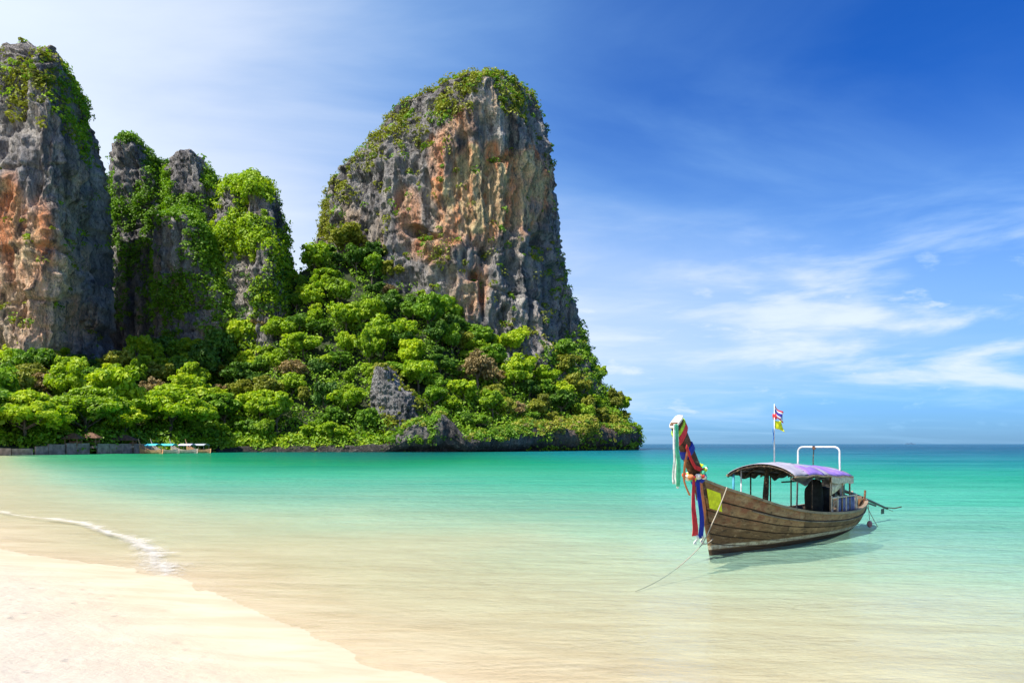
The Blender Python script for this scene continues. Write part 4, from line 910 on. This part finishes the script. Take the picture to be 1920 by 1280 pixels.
M['tarp_white'] = m_simple('white_tarpaulin', (0.36, 0.34, 0.40), .6, .18, 4)
M['tarp_violet'] = m_simple('violet_tarpaulin', (0.30, 0.18, 0.55), .6, .25, 5)
M['tarp_dark'] = m_simple('canopy_lining', (0.10, 0.085, 0.07), .8, .35, 6)
M['tarp_blue'] = m_simple('grey_blue_screen', (0.12, 0.14, 0.28), .8, .35, 9)
M['rope'] = m_simple('rope', (0.42, 0.36, 0.27), .9, .2, 30)
def cloth(name, col): 
    M[name] = m_simple(name, col, .75, .18, 12, bump=.4)
for n_, c_ in {'cloth_red': (0.62, 0.035, 0.045), 'cloth_blue': (0.015, 0.035, 0.33), 'cloth_green': (0.10, 0.55, 0.30), 'cloth_white': (0.78, 0.80, 0.76), 'cloth_yellow': (0.72, 0.72, 0.02), 'cloth_lime': (0.38, 0.60, 0.03), 'cloth_orange': (0.65, 0.22, 0.08), 'flag_blue': (0.03, 0.20, 0.65), 'flower_white': (0.8, 0.74, 0.66)}.items(): cloth(n_, c_)

GS = [-0.5, 0.0, 0.7, 1.5, 2.5, 4.3, 6.0, 7.2, 7.9, 8.2]
GB = [0.05, 0.22, 0.46, 0.66, 0.82, 0.92, 0.84, 0.62, 0.38, 0.20]
GZ = [1.62, 1.44, 1.24, 1.03, 0.84, 0.66, 0.62, 0.68, 0.75, 0.79]
KS = [-0.5, 0, 5.2, 6.6, 7.6, 8.2]; KZ = [-0.14, -0.18, -0.20, -0.12, 0.10, 0.34]
def smooth_interp(x, xs, ys):
    xs = np.array(xs, float); ys = np.array(ys, float); m = np.gradient(ys, xs); x = np.clip(x, xs[0], xs[-1])
    i = np.clip(np.searchsorted(xs, x, side='right') - 1, 0, len(xs) - 2); h = xs[i + 1] - xs[i]; t = (x - xs[i]) / h
    return (2*t**3-3*t**2+1)*ys[i] + (t**3-2*t**2+t)*h*m[i] + (-2*t**3+3*t**2)*ys[i+1] + (t**3-t**2)*h*m[i+1]
def hull_pt(u, f, side, off=0.0):
    """u 0..1 bow to stern, f 0 gunwale .. 1 keel"""
    s = -0.5 + 8.7 * u
    b = float(smooth_interp(s, GS, GB)); zg = float(smooth_interp(s, GS, GZ)); zk = float(np.interp(s, KS, KZ))
    ph = f * math.pi / 2
    y = max(b + off, 0.012) * math.cos(ph) ** (1.15 + 0.7 * max(0, 1 - max(s + .5, 0) / 2.2)); z = zg - (zg - zk) * math.sin(ph) ** 0.96
    # raked stem: low points of the bow sit further aft
    bow = max(0.0, 1 - (s + 0.5) / 2.2)
    x = s + bow * 0.31 * (1.62 - z)
    stern = max(0.0, (s - 7.0) / 1.2); x -= stern * 0.5 * max(0, zg - z)
    return (x, side * y, z)
US = np.concatenate([np.linspace(0, .1, 8), np.linspace(.125, 1, 44)])
hull = None
inner = MB()
for side in (-1, 1): inner.sheet([[hull_pt(u, f, side, -0.05) for f in np.linspace(0, 1, 14)] for u in US], 0.02)
hull = inner.build('hull', M['dark_wood'], boat, smooth=True)
NS_ = 9; fe = [0, .11, .22, .33, .44, .55, .66, .77, .88, 1.0]
rp = random.Random(9)
for side in (-1, 1):
    for k in range(NS_):
        f0, f1 = fe[k] + (.006 if k else 0), fe[k + 1] - .008
        cuts = [0.0, rp.uniform(.3, .45), rp.uniform(.62, .8), 1.0]
        for c0, c1 in zip(cuts[:-1], cuts[1:]):
            uu = [u for u in np.linspace(c0 + .0006, c1 - .0006, max(4, int((c1 - c0) * 46)))]
            out = rp.uniform(0, .007)
            rows = [[hull_pt(u, f, side, out + .003 * math.sin(u * 40 + k)) for f in (f0, f0 + .006, (f0 + f1) / 2, f1 - .006, f1)] for u in uu]
            MB().sheet(rows, 0.028).build('plank', M['hull_wood'], hull, smooth=False)
# gunwale rails, rub rail
for side in (-1, 1):
    g_ = MB(); p = [Vector(hull_pt(u, 0, side, 0.02)) + Vector((0, 0, .02)) for u in US]
    for a, b_ in zip(p[:-1], p[1:]): pass
    rows = [[q_ + Vector((0, side * .035, -.025)), q_ + Vector((0, side * .04, .03)), q_ + Vector((0, -side * .06, .035)), q_ + Vector((0, -side * .06, -.02))] for q_ in p]
    V_ = np.array([[tuple(x) for x in r] for r in rows]).reshape(-1, 3); g_.add(V_, [tuple(x) for x in grid_quads(len(rows), 4, wrap=True)]); g_.build('gunwale', M['deck_wood'], boat)
    rr_ = MB(); rr_.tube([Vector(hull_pt(u, .13, side, .03)) for u in US[9:]], .018, 6); rr_.build('rub_rail', M['deck_wood'], boat)
# stem and keel
st = MB(); stem = [Vector(hull_pt(0, f, 1, 0)) for f in np.linspace(1, 0, 12)]
P2 = [(s_.x - .03, 0, s_.z) for s_ in stem]
st.tube(P2, [.05] * 12, 8); st.build('stem', M['hull_wood'], boat, smooth=True)
ke = MB()
for u0, u1 in zip(US[:-1], US[1:]):
    a, b_ = Vector(hull_pt(u0, 1, 1)), Vector(hull_pt(u1, 1, 1)); a.y = b_.y = 0; ke.beam(a, b_, .07, .08)
ke.build('keel', M['dark_wood'], boat)
# prow post: tapered, leaning forward
pw = MB(); pc = [(-0.36, 1.30, .40), (-0.50, 1.60, .34), (-0.78, 1.95, .33), (-1.03, 2.30, .31), (-1.26, 2.62, .30), (-1.42, 2.86, .31)]
V_ = []
for (x, z, w_) in pc:
    th_ = .085
    for (ax, ay) in [(-.5, -.7), (-.5, .7), (-.2, 1), (.2, 1), (.5, .7), (.5, -.7), (.2, -1), (-.2, -1)]: V_.append((x + ax * w_ * .9, ay * th_, z + ax * w_ * .45))
fs_ = [tuple(q_) for q_ in grid_quads(len(pc), 8, wrap=True)] + [tuple(range(7, -1, -1)), tuple((len(pc) - 1) * 8 + i for i in range(8))]
pw.add(V_, fs_).build('prow_post', M['prow_wood'], boat, smooth=False)
# deck boards in the bow and stern, floor boards amidships
def at_z(u, side, z, off=-.06):
    lo, hi = 0.0, 1.0
    for _ in range(18):
        m_ = (lo + hi) / 2
        if hull_pt(u, m_, side)[2] > z: lo = m_
        else: hi = m_
    return hull_pt(u, lo, side, off)
for u0 in np.arange(.06, .95, .024):
    s0 = -0.5 + 8.7 * u0; zg = float(smooth_interp(s0, GS, GZ))
    z = zg - .16 if (s0 < 1.1 or s0 > 6.4) else zg - .50
    a = at_z(u0, 1, z); a2 = at_z(u0 + .021, 1, z)
    if min(abs(a[1]), abs(a2[1])) < .05: continue
    mb = MB(); x0, x1 = a[0], a[0] + .021 * 8.7; jz = rp.uniform(-.004, .004)
    mb.add([(x0, -a[1], z), (x1, -a2[1], z), (x1, a2[1], z), (x0, a[1], z), (x0, -a[1], z + .03 + jz), (x1, -a2[1], z + .03 + jz), (x1, a2[1], z + .03 + jz), (x0, a[1], z + .03 + jz)], [(0, 3, 2, 1), (4, 5, 6, 7), (0, 1, 5, 4), (1, 2, 6, 5), (2, 3, 7, 6), (3, 0, 4, 7)])
    mb.build('deck_board', M['deck_wood'], boat)
for s0 in (1.4, 2.5, 3.6, 4.8):        # benches across the boat
    u0 = (s0 + .5) / 8.7; b = float(smooth_interp(s0, GS, GB)) - .05; zg = float(smooth_interp(s0, GS, GZ)) - .10
    MB().box(s0 - .13, s0 + .13, -b, b, zg - .04, zg).build('bench', M['dark_wood'], boat)
# canopy ------------------------------------------------------------
CB = .86
def can_z(s, y):
    base = np.interp(s, [2.2, 3.2, 4.4, 5.6], [1.66, 1.66, 1.60, 1.555]); rise = np.interp(s, [2.2, 3.2, 4.4, 5.6], [.27, .28, .25, .22])
    return float(base + rise * (1 - (y / CB) ** 2) ** .8 + .012 * math.sin(s * 7 + y * 3) + .008 * math.sin(s * 17))
ys_ = np.linspace(-CB, CB, 22); ss_ = np.linspace(2.2, 5.65, 30)
MB().sheet([[(s, y, can_z(s, y)) for y in ys_] for s in ss_], .012).build('canopy', M['tarp_white'], boat, smooth=True)
MB().sheet([[(s + .25 * abs(y), y, can_z(s + .25 * abs(y), y) + .012) for y in np.linspace(-CB, -.15, 10)] for s in np.linspace(3.95, 5.35, 12)], .006).build('violet_sheet', M['tarp_violet'], boat, smooth=True)
MB().sheet([[(s, y, can_z(s, y) + .010) for y in np.linspace(-CB, -.5, 6)] for s in np.linspace(2.95, 3.9, 8)], .006).build('violet_sheet', M['tarp_violet'], boat, smooth=True)
for y in np.linspace(-CB + .05, CB - .05, 15):
    mb = MB(); mb.sheet([[(s, y - .043, can_z(s, y) - .035), (s, y + .043, can_z(s, y) - .035)] for s in np.linspace(2.22, 5.6, 14)], .02); mb.build('roof_slat', M['dark_wood'], boat)
for s in (2.24, 3.1, 3.95, 4.8, 5.6):
    MB().tube([(s, y, can_z(s, y) - .065) for y in np.linspace(-CB, CB, 13)], .022, 6).build('roof_rib', M['dark_wood'], boat)
for sd_ in (-1, 1):
    MB().tube([(s, sd_ * CB, can_z(s, sd_ * CB) - .02) for s in np.linspace(2.2, 5.65, 12)], .025, 6).build('eave_pole', M['deck_wood'], boat)
# rolled side flap sagging under the near eave
fl = [[(s, -CB + .02 + .10 * math.sin(t_ * 3), can_z(s, -CB) - .03 - t_ * (.05 + .15 * math.exp(-((s - 2.75) / .35) ** 2) + .02 * math.sin(s * 9))) for t_ in np.linspace(0, 1, 5)] for s in np.linspace(2.25, 4.2, 20)]
MB().sheet(fl, .02).build('rolled_flap', M['tarp_dark'], boat, smooth=True)
ff = [[(s, CB - .02, can_z(s, CB) + .01 - t_ * (.10 + .03 * math.sin(s * 11) + .05 * math.sin(s * 4 + 1))) for t_ in np.linspace(0, 1, 4)] for s in np.linspace(2.22, 5.6, 40)]
MB().sheet(ff, .01).build('far_flap', M['tarp_dark'], boat, smooth=True)
MB().sheet([[(s, -CB - .01, can_z(s, -CB) - .03 - .15 * t_) for t_ in (0, .5, 1)] for s in np.linspace(4.25, 5.65, 8)], .025).build('valance_board', M['pale_paint'], boat)
MB().sheet([[(s, -CB + .05, can_z(s, -CB) - .16 - t_ * .34 * max(0, 1 - (s - 4.3) / 1.1)) for t_ in (0, .5, 1)] for s in np.linspace(4.3, 5.4, 8)], .01).build('torn_sheet', M['pale_paint'], boat, smooth=True)
# supports
def gz(s): return float(smooth_interp(s, GS, GZ))
def gb(s): return float(smooth_interp(s, GS, GB))
for (s, y, r_, mk) in [(2.3, .74, .03, 'blue_steel'), (2.42, .60, .018, 'steel'), (3.3, .80, .02, 'dark_wood'), (3.3, -.78, .016, 'dark_wood'), (4.35, -.80, .028, 'deck_wood'), (5.6, -.80, .022, 'deck_wood'), (5.05, -.82, .018, 'deck_wood'), (5.6, .78, .022, 'deck_wood'), (4.4, .8, .02, 'dark_wood')]:
    MB().tube([(s, y, gz(s) - .25), (s, y, can_z(s, y) - .03)], r_, 7).build('canopy_post', M[mk], boat, smooth=True)
MB().tube([(2.9, .25, gz(2.9) - .5), (2.9, .2, 1.2), (2.88, .15, can_z(2.9, .15) - .05)], [.06, .075, .05], 7).build('timber_post', M['dark_wood'], boat)
# stern rail box with screen
for z_ in (gz(5) + .42, ):
    MB().tube([(4.35, -.83, z_), (6.1, -.80, z_)], .02, 6).build('side_rail', M['pale_paint'], boat)
scr = [[(s, -.80 + .02 * math.sin(s * 34), gz(s) + .03 + t_ * .37) for t_ in np.linspace(0, 1, 5)] for s in np.linspace(4.75, 5.95, 40)]
MB().sheet(scr, .01).build('side_screen', M['tarp_blue'], boat, smooth=True)
for s in (4.35, 4.75, 5.3, 6.0): MB().beam((s, -.82, gz(s) - .02), (s, -.82, gz(s) + .45), .035, .035).build('rail_post', M['pale_paint'], boat)
MB().tube([(4.45, -.80, gz(4.4) + .02), (4.6, -.82, gz(4.4) + .25), (4.42, -.81, gz(4.4) + .42)], .012, 5).build('rail_lashing', M['rope'], boat)
# steel hoop across the stern
hp = []; hb = .56
for i in range(0, 9): 
    a = math.pi / 2 * i / 8; hp.append((5.55, hb - .14 + .14 * math.cos(a), 2.18 + .14 * math.sin(a)))
pts_ = [(5.55, hb + .04, gz(5.55) - .2), (5.55, hb, 2.0)] + hp + [(x, -y, z) for x, y, z in hp[::-1]] + [(5.55, -hb, 2.0), (5.55, -hb - .04, gz(5.55) - .1)]
MB().tube(pts_, .025, 10).build('steel_hoop', M['steel'], boat, smooth=True)
MB().tube([(5.55, .12, 2.31), (5.52, .13, 2.0), (5.50, .12, 1.75)], .014, 6).build('hoop_stay', M['dark_wood'], boat)
MB().tube([(5.55, .12, 2.25), (5.55, .12, 2.345)], .045, 8).build('hoop_clamp', M['prow_wood'], boat)
MB().tube([(4.0, .3, 1.42), (5.9, -.1, 1.44)], .022, 6).build('cross_bar', M['dark_wood'], boat)
# engine, tiller and long tail shaft
eng = MB(); eng.box(6.05, 6.75, -.24, .24, .95, 1.30); eng.box(6.15, 6.55, -.16, .16, 1.30, 1.42)
eo = eng.build('engine', M['metal'], boat)
MB().tube([(6.4, -.30, 1.15), (6.4, .30, 1.15)], .17, 12).build('flywheel', M['metal'], eo)
MB().tube([(6.55, .1, 1.35), (6.55, .1, 1.60), (6.7, .1, 1.68)], .045, 8).build('exhaust_pipe', M['metal'], eo)
MB().box(6.0, 6.2, -.2, .1, 1.42, 1.56).build('fuel_tank', M['metal'], eo)
MB().tube([(6.3, 0, .45), (6.4, 0, .95)], .07, 8).build('engine_pivot', M['metal'], boat)
MB().tube([(6.1, -.1, 1.25), (5.4, -.55, 1.38), (5.0, -.5, 1.36)], .02, 6).build('tiller', M['metal'], eo)
sh = MB(); sh.tube([(6.7, 0, 1.16), (8.0, -.03, .93), (9.4, -.08, .62), (10.5, -.12, .36)], [.055, .045, .04, .035], 8); sho = sh.build('propeller_shaft', M['metal'], boat, smooth=True)
MB().beam((6.9, 0, 1.02), (9.6, -.09, .50), .03, .05).build('shaft_brace', M['metal'], sho)
MB().sheet([[(10.0 + .25 * t_, -.11, .38 - .16 * w_) for w_ in (0, .5, 1)] for t_ in (0, .5, 1)], .012).build('skeg', M['metal'], sho)
for k in range(2):
    a = k * math.pi + .5; rows = [[(10.52 + .03 * j + i * .01, -.12 + math.cos(a) * r_ + .02 * j, .36 + math.sin(a) * r_) for j in (-1, 0, 1)] for i, r_ in enumerate((.02, .08, .14, .18))]
    MB().sheet(rows, .012).build('propeller_blade', M['metal'], sho)
MB().tube([(10.45, -.12, .40), (10.8, -.25, .36), (11.1, -.35, .40)], .018, 6).build('shaft_rope_end', M['dark_wood'], sho)
# stern details
MB().beam((7.9, -.3, .86), (7.9, .3, .86), .12, .06).build('stern_thwart', M['deck_wood'], boat)
MB().tube([(7.7, -.42, .72), (7.72, -.44, 1.08)], .03, 7).build('mooring_bitt', M['prow_wood'], boat)
MB().tube([(8.2, .1, .7), (8.22, .1, 1.02)], .03, 7).build('mooring_bitt', M['pale_paint'], boat)
MB().sheet([[(8.12 + .05 * math.cos(a) , .22 * math.sin(a), .34 + .46 * t_ + 0) for t_ in (0, .5, 1)] for a in np.linspace(-math.pi / 2, math.pi / 2, 7)], .04).build('transom', M['hull_wood'], boat)

# goods aboard: each lies in the boat and stays a thing of its own
def blob(name, center, size, mat, label, cat, seed, n=(14, 10), drape=0.25):
    rg = random.Random(seed); V = []; nu, nv = n
    for i in range(nu + 1):
        ph = math.pi * i / nu
        for j in range(nv):
            th = 2 * math.pi * j / nv; V.append((math.sin(ph) * math.cos(th), math.sin(ph) * math.sin(th), math.cos(ph)))
    V = np.array(V); d = 1 + drape * fbm(V[:, 0] * 1.7 + seed, V[:, 1] * 1.7, V[:, 2] * 1.7, 3, seed)
    V = V * d[:, None]; V = np.sign(V) * np.abs(V) ** .8; V = V * np.array(size) / 2; V[:, 2] += size[2] / 2
    me = np_mesh(name, V, grid_quads(nu + 1, nv, wrap=True)); o = link(name, me, mat)
    c = Vector(center); c.rotate(__import__('mathutils').Euler((0, 0, BR))); o.location = Vector(BP) + c; o.rotation_euler = (0, 0, BR)
    return tag(o, label, cat)
blob('black_bag', (4.55, -.30, gz(4.5) - .12), (.5, .45, .95), M['black'], 'tall black cloth bundle standing left of the grey-blue screen', 'bundle', 4)
blob('black_bag', (5.15, -.25, gz(5.1) - .2), (.8, .5, .85), M['black'], 'large rounded black bundle just behind the grey-blue screen', 'bundle', 6)
blob('folded_mat', (3.3, -.2, gz(3.3) - .16), (.9, .6, .22), M['black'], 'low black mat lying on the boards amidships', 'mat', 8)
blob('supply_crate', (2.1, .25, gz(2.1) - .22), (.7, .5, .36), M['dark_wood'], 'dark box under the front of the canopy', 'box', 10, drape=.08)
blob('supply_sack', (2.75, .42, gz(2.7) - .1), (.7, .3, .30), M['black'], 'dark sack against the far side under the canopy', 'sack', 12)
blob('engine_cover', (6.5, .05, 1.40), (.7, .45, .28), M['black'], 'black cover laid over the engine at the stern', 'cover', 14)
M['jerry'] = m_simple('worn_plastic', (0.45, 0.36, 0.24), .5, .2, 9)
def jerry(s, y, lab):
    r = MB(); r.box(s - .11, s + .11, y - .08, y + .08, gz(s) - .12, gz(s) + .2); o = r.build('jerry_can', M['jerry']); place_local(o); tag(o, lab, 'can')
    MB().tube([(s - .05, y, gz(s) + .2), (s - .05, y, gz(s) + .25)], .03, 8).build('cap', M['cloth_red'], o)
    MB().tube([(s - .01, y, gz(s) + .19), (s + .02, y, gz(s) + .25), (s + .08, y, gz(s) + .25), (s + .1, y, gz(s) + .19)], .012, 6).build('handle', M['jerry'], o)
jerry(6.25, -.5, 'tan plastic jerry can standing near the engine at the stern rail')
blob('coiled_net', (7.1, -.15, gz(7.1) - .12), (.7, .6, .34), M['rope'], 'heap of pale rope and net on the stern deck', 'net', 16, drape=.5)

# flag mast and flags
mast = MB().tube([(2.95, 0, can_z(2.95, 0)), (2.95, 0, 3.38)], [.018, .010], 8).build('flag_mast', M['steel'], boat, smooth=True)
def m_stripes(name, stops, axis=0):
    t = NT(name); a = t.attr('band').outputs['Fac']; x = t.n('ShaderNodeValToRGB'); x.color_ramp.interpolation = 'CONSTANT'; t.l(a, x.inputs[0])
    cr = x.color_ramp; cr.elements[0].position = 0; cr.elements[0].color = (*stops[0][1], 1); cr.elements[1].position = stops[1][0]; cr.elements[1].color = (*stops[1][1], 1)
    for p, c in stops[2:]:
        e = cr.elements.new(p); e.color = (*c, 1)
    t.princ(x.outputs[0], .8, None, .2); return t.m
RED, WHT, BLU = (0.60, 0.03, 0.06), (0.80, 0.78, 0.80), (0.07, 0.06, 0.42)
M['thai'] = m_stripes('striped_flag', [(0, RED), (1 / 6, WHT), (1 / 3, BLU), (2 / 3, WHT), (5 / 6, RED)])
def flag(name, z0, h, w, droop, mat, band=False, ph=0):
    # limp cloth hanging from the mast: w across, folded and drooping
    nu, nv = 14, 10; rows = []; bd = []
    for i in range(nu):
        a = i / (nu - 1); r = []
        for j in range(nv):
            b = j / (nv - 1); x = 2.95 + .015 + a * w * .8; y = .05 * math.sin(a * 7 + b * 2 + ph) * a - a * w * .35
            z = z0 - b * h - a * droop - .03 * math.sin(a * 5 + ph); r.append((x, y, z)); bd.append(b)
        rows.append(r)
    o = MB().sheet(rows, .004).build(name, mat, mast, smooth=True)
    if band: attr_f(o.data, 'band', np.array(bd + bd)[:len(o.data.vertices)])
    return o
flag('flag', 3.36, .24, .34, .24, M['thai'], True); flag('pennant', 3.02, .20, .32, .14, M['cloth_yellow'], ph=1)
bs = MB().sheet([[(2.95 + .03 * math.sin(z * 20) + (j - 1) * .085 * (1 - abs(z - 2.62) * 1.5), .03 * j, z) for j in (0, 1, 2)] for z in np.linspace(2.82, 2.42, 12)], .006).build('blue_streamer', M['flag_blue'], mast, smooth=True)
MB().sheet([[(2.95 + .02 * math.sin(z * 30), -.01 + .05 * j, z) for j in (-1, 0, 1)] for z in np.linspace(3.14, 3.0, 5)], .004).build('pennant', M['cloth_red'], mast, smooth=True)

# ribbons and garlands tied to the prow
def strip(name, path, width, mat, label, wav=0.03, seed=0, wdir=(0.9, 0, 0.0), cat='ribbon', pleats=3, thick=.004, taper=None, group=None):
    pts = [Vector(p) for p in path]; n = 26; P = []
    L = [0]; 
    for a, b in zip(pts[:-1], pts[1:]): L.append(L[-1] + (b - a).length)
    for i in range(n):
        t = L[-1] * i / (n - 1); k = max(0, min(len(pts) - 2, int(np.searchsorted(L, t, side='right')) - 1)); P.append(pts[k].lerp(pts[k + 1], (t - L[k]) / (L[k + 1] - L[k])))
    wd = Vector(wdir); rows = []; nn_ = 13
    for i, p in enumerate(P):
        t = i / (n - 1); w = width * (np.interp(t, [0, .5, 1], taper) if taper else 1); r = []
        for j in range(nn_):
            c = j / (nn_ - 1) - .5; fold = .014 * math.sin(c * pleats * 6.28 + seed + t * 2.5) * min(1, t * 4 + .3)
            r.append(p + wd * (w * c) + Vector((0, fold - .0, 0)) + Vector((.012 * math.sin(t * 9 + seed), wav * math.sin(t * 6 + seed), 0)))
        rows.append(r)
    o = MB().sheet(rows, thick).build(name, mat, smooth=True); place_local(o); return tag(o, label, cat, group)
strip('green_ribbon', [(-1.55, -.12, 2.80), (-1.60, -.13, 2.3), (-1.58, -.13, 1.9), (-1.50, -.12, 1.55)], .13, M['cloth_green'], 'pale green ribbon hanging from the prow tip', seed=1)
strip('white_ribbon', [(-1.60, -.10, 2.80), (-1.68, -.10, 2.3), (-1.66, -.10, 1.9), (-1.58, -.09, 1.60)], .07, M['cloth_white'], 'white ribbon hanging outermost from the prow tip', seed=2)
strip('white_ribbon', [(-1.46, -.05, 2.80), (-1.50, -.06, 2.3), (-1.47, -.06, 1.8), (-1.40, -.05, 1.50)], .07, M['cloth_white'], 'narrow white ribbon between the green ribbon and the prow', seed=3)
strip('orange_ribbon', [(-1.18, -.11, 2.35), (-1.30, -.12, 2.0), (-1.25, -.12, 1.65), (-1.1, -.10, 1.35)], .06, M['cloth_orange'], 'thin orange ribbon trailing in front of the prow', seed=4)
def band(name, i0, z0, z1, mat, label, tilt=.12, grow=1.12, cat='ribbon'):
    """cloth wound round the prow post between two heights"""
    V = []; K = 20; R_ = 5
    for r in range(R_ + 1):
        z = z0 + (z1 - z0) * r / R_; x = float(np.interp(z, [p[1] for p in pc], [p[0] for p in pc])); w = float(np.interp(z, [p[1] for p in pc], [p[2] for p in pc])) * grow
        for k in range(K):
            a = 2 * math.pi * k / K; c, s_ = math.cos(a), math.sin(a); ax = np.sign(c) * abs(c) ** .6 * .5; ay = np.sign(s_) * abs(s_) ** .6
            V.append((x + ax * w * .92, ay * .085 * (grow + .12) + .004 * math.sin(a * 5 + r), z + ax * w * .45 + tilt * ax))
    o = MB(); o.add(V, [tuple(q_) for q_ in grid_quads(R_ + 1, K, wrap=True)] + [tuple(range(K))[::-1], tuple(R_ * K + i for i in range(K))]); ob = o.build(name, mat, smooth=True); place_local(ob); return tag(ob, label, cat)
band('white_wrap', 0, 2.835, 2.872, M['flower_white'], 'white cloth wound round the very tip of the prow', .10, 1.06)
band('green_wrap', 0, 2.69, 2.755, M['cloth_lime'], 'lime green cloth wound just below the white prow tip', .2, 1.08)
band('red_wrap', 0, 2.56, 2.685, M['cloth_red'], 'red cloth wound round the upper prow post', .25, 1.06)
band('blue_wrap', 0, 2.20, 2.33, M['cloth_blue'], 'short dark blue band halfway up the prow post', .1, 1.1)
band('blue_knot', 0, 1.62, 1.74, M['cloth_blue'], 'dark blue sash knotted under the flower garland', .0, 1.2)
strip('red_ribbon', [(-1.26, -.135, 2.36), (-1.10, -.15, 2.10), (-.92, -.15, 1.92), (-.66, -.14, 1.84)], .10, M['cloth_red'], 'red sash slung diagonally across the prow post', wdir=(.5, 0, .8), seed=5, wav=.01)
def garland(name, cx_, cz, rx, ry, tilt, n, cols, label, r0=.045):
    root = None
    for i in range(n):
        a = 2 * math.pi * i / n; p = Vector((cx_ + rx * math.cos(a), ry * math.sin(a), cz + tilt * math.cos(a) + .02 * math.sin(3 * a)))
        V = []; 
        for k in range(7):
            for j in range(8):
                ph = math.pi * k / 6; th = 2 * math.pi * j / 8; rr = r0 * (1 + .25 * math.sin(5 * th + i) * math.sin(ph)) * (1 + .35 * math.sin(i * 2.7)); V.append(p + Vector((math.sin(ph) * math.cos(th), math.sin(ph) * math.sin(th), math.cos(ph))) * rr)
        mb = MB(); mb.add(V, [tuple(q_) for q_ in grid_quads(7, 8, wrap=True)])
        if root is None:
            root = empty(name, BP, BR); tag(root, label, 'garland')
        mb.build('flower', M[cols[i % len(cols)]], root, smooth=True)
garland('flower_garland', -.66, 1.80, .24, .17, .13, 26, ['cloth_yellow', 'cloth_lime', 'flower_white', 'cloth_yellow', 'cloth_green'], 'yellow and green flower garland ringed round the prow')
garland('flower_garland', -.74, 1.72, .25, .19, -.02, 18, ['flower_white', 'cloth_orange', 'cloth_red'], 'pink and white flower garland just below the yellow one', .045)
strip('red_drape', [(-.98, -.14, 1.68), (-1.02, -.18, 1.2), (-1.08, -.19, .8), (-1.03, -.17, .52)], .16, M['cloth_red'], 'long red cloth hanging left of the blue cloth under the prow', seed=6, taper=(.7, 1.0, 1.5))
strip('blue_drape', [(-.82, -.16, 1.70), (-.84, -.20, 1.2), (-.84, -.21, .8), (-.80, -.20, .45)], .17, M['cloth_blue'], 'long dark blue cloth hanging in the middle under the prow', seed=7, taper=(.8, .9, 1.25))
strip('red_drape', [(-.64, -.12, 1.66), (-.66, -.16, 1.2), (-.64, -.17, .85), (-.62, -.15, .56)], .09, M['cloth_orange'], 'narrow orange-red cloth hanging right of the blue cloth', seed=8, taper=(1, 1, 1.1))
strip('striped_tassel', [(-.92, -.17, .56), (-.94, -.18, .44), (-.95, -.18, .34)], .10, M['cloth_white'], 'white knotted end of the red hanging cloth', seed=9, pleats=2)
strip('striped_tassel', [(-.74, -.18, .50), (-.70, -.18, .40), (-.68, -.18, .33)], .09, M['flower_white'], 'pale knotted end of the blue hanging cloth', seed=10, pleats=2)
# yellow cloth fixed to the bow
yc = [[Vector(hull_pt(u, f, -1, .035)) for f in np.linspace(.045, .20, 6)] for u in np.linspace(.006, .045, 6)]
o = MB().sheet(yc, .008).build('yellow_cloth', M['cloth_yellow']); place_local(o); tag(o, 'square yellow cloth stuck to the side of the bow', 'cloth')
# ropes
def sag(a, b, d, n=20):
    a, b = Vector(a), Vector(b); return [a.lerp(b, i / (n - 1)) + Vector((0, 0, -d * 4 * (i / (n - 1)) * (1 - i / (n - 1)))) for i in range(n)]
o = MB().tube(sag((.02, -.34, 1.48), (-.55, -.30, .72), .03) + sag((-.55, -.30, .72), (-.80, -.22, .32), .02)[1:], .012, 5).build('bow_rope', M['rope'], smooth=True); place_local(o); tag(o, 'pale rope slung over the bow down to the hanging cloths', 'rope')
o = MB().tube(sag((-.80, -.22, .34), (.02, -.03, .38), .05), .011, 5).build('tie_rope', M['rope'], smooth=True); place_local(o); tag(o, 'short rope tying the hanging cloths back to the stem', 'rope')
aw = [(3.42, 15.2, .32), (3.2, 14.9, .12), (2.95, 14.6, -.02), (2.75, 14.2, -.2), (2.62, 13.9, -.28), (2.4, 13.5, -.26)]
# world-space anchor line running from the prow to the sand
tip = Vector((-.80, -.22, .32)); tip.rotate(__import__('mathutils').Euler((0, 0, BR))); tip += Vector(BP)
endp = Vector((2.15, 12.9)); dz_ = float(depth_at(np.array([endp.x]), np.array([endp.y]))[0])
o = MB().tube(sag(tip, (endp.x, endp.y, -dz_ + .02), .12, 28), .009, 5).build('anchor_line', M['rope'], smooth=True); tag(o, 'thin anchor line running from the prow into the sand', 'rope')
# fender at the stern
M['fender'] = m_simple('faded_float', (0.45, 0.20, 0.22), .6, .35, 14)
fc = Vector((7.75, -.55, .12)); V = []
for k in range(9):
    for j in range(12):
        ph = math.pi * k / 8; th = 2 * math.pi * j / 12; V.append(fc + Vector((math.sin(ph) * math.cos(th) * .075, math.sin(ph) * math.sin(th) * .075, math.cos(ph) * .10)))
mb = MB(); mb.add(V, [tuple(q_) for q_ in grid_quads(9, 12, wrap=True)]); o = mb.build('float_fender', M['fender'], smooth=True); place_local(o); tag(o, 'faded pink float hanging at the stern waterline', 'fender')
MB().tube([(7.75, -.55, .24), (7.76, -.50, .74)], .009, 5).build('cord', M['rope'], o)
o = MB().tube(sag((8.0, -.3, .80), (8.5, -.6, -.15), .05), .010, 5).build('stern_rope', M['rope'], smooth=True); place_local(o); tag(o, 'rope dropping from the stern into the water', 'rope')
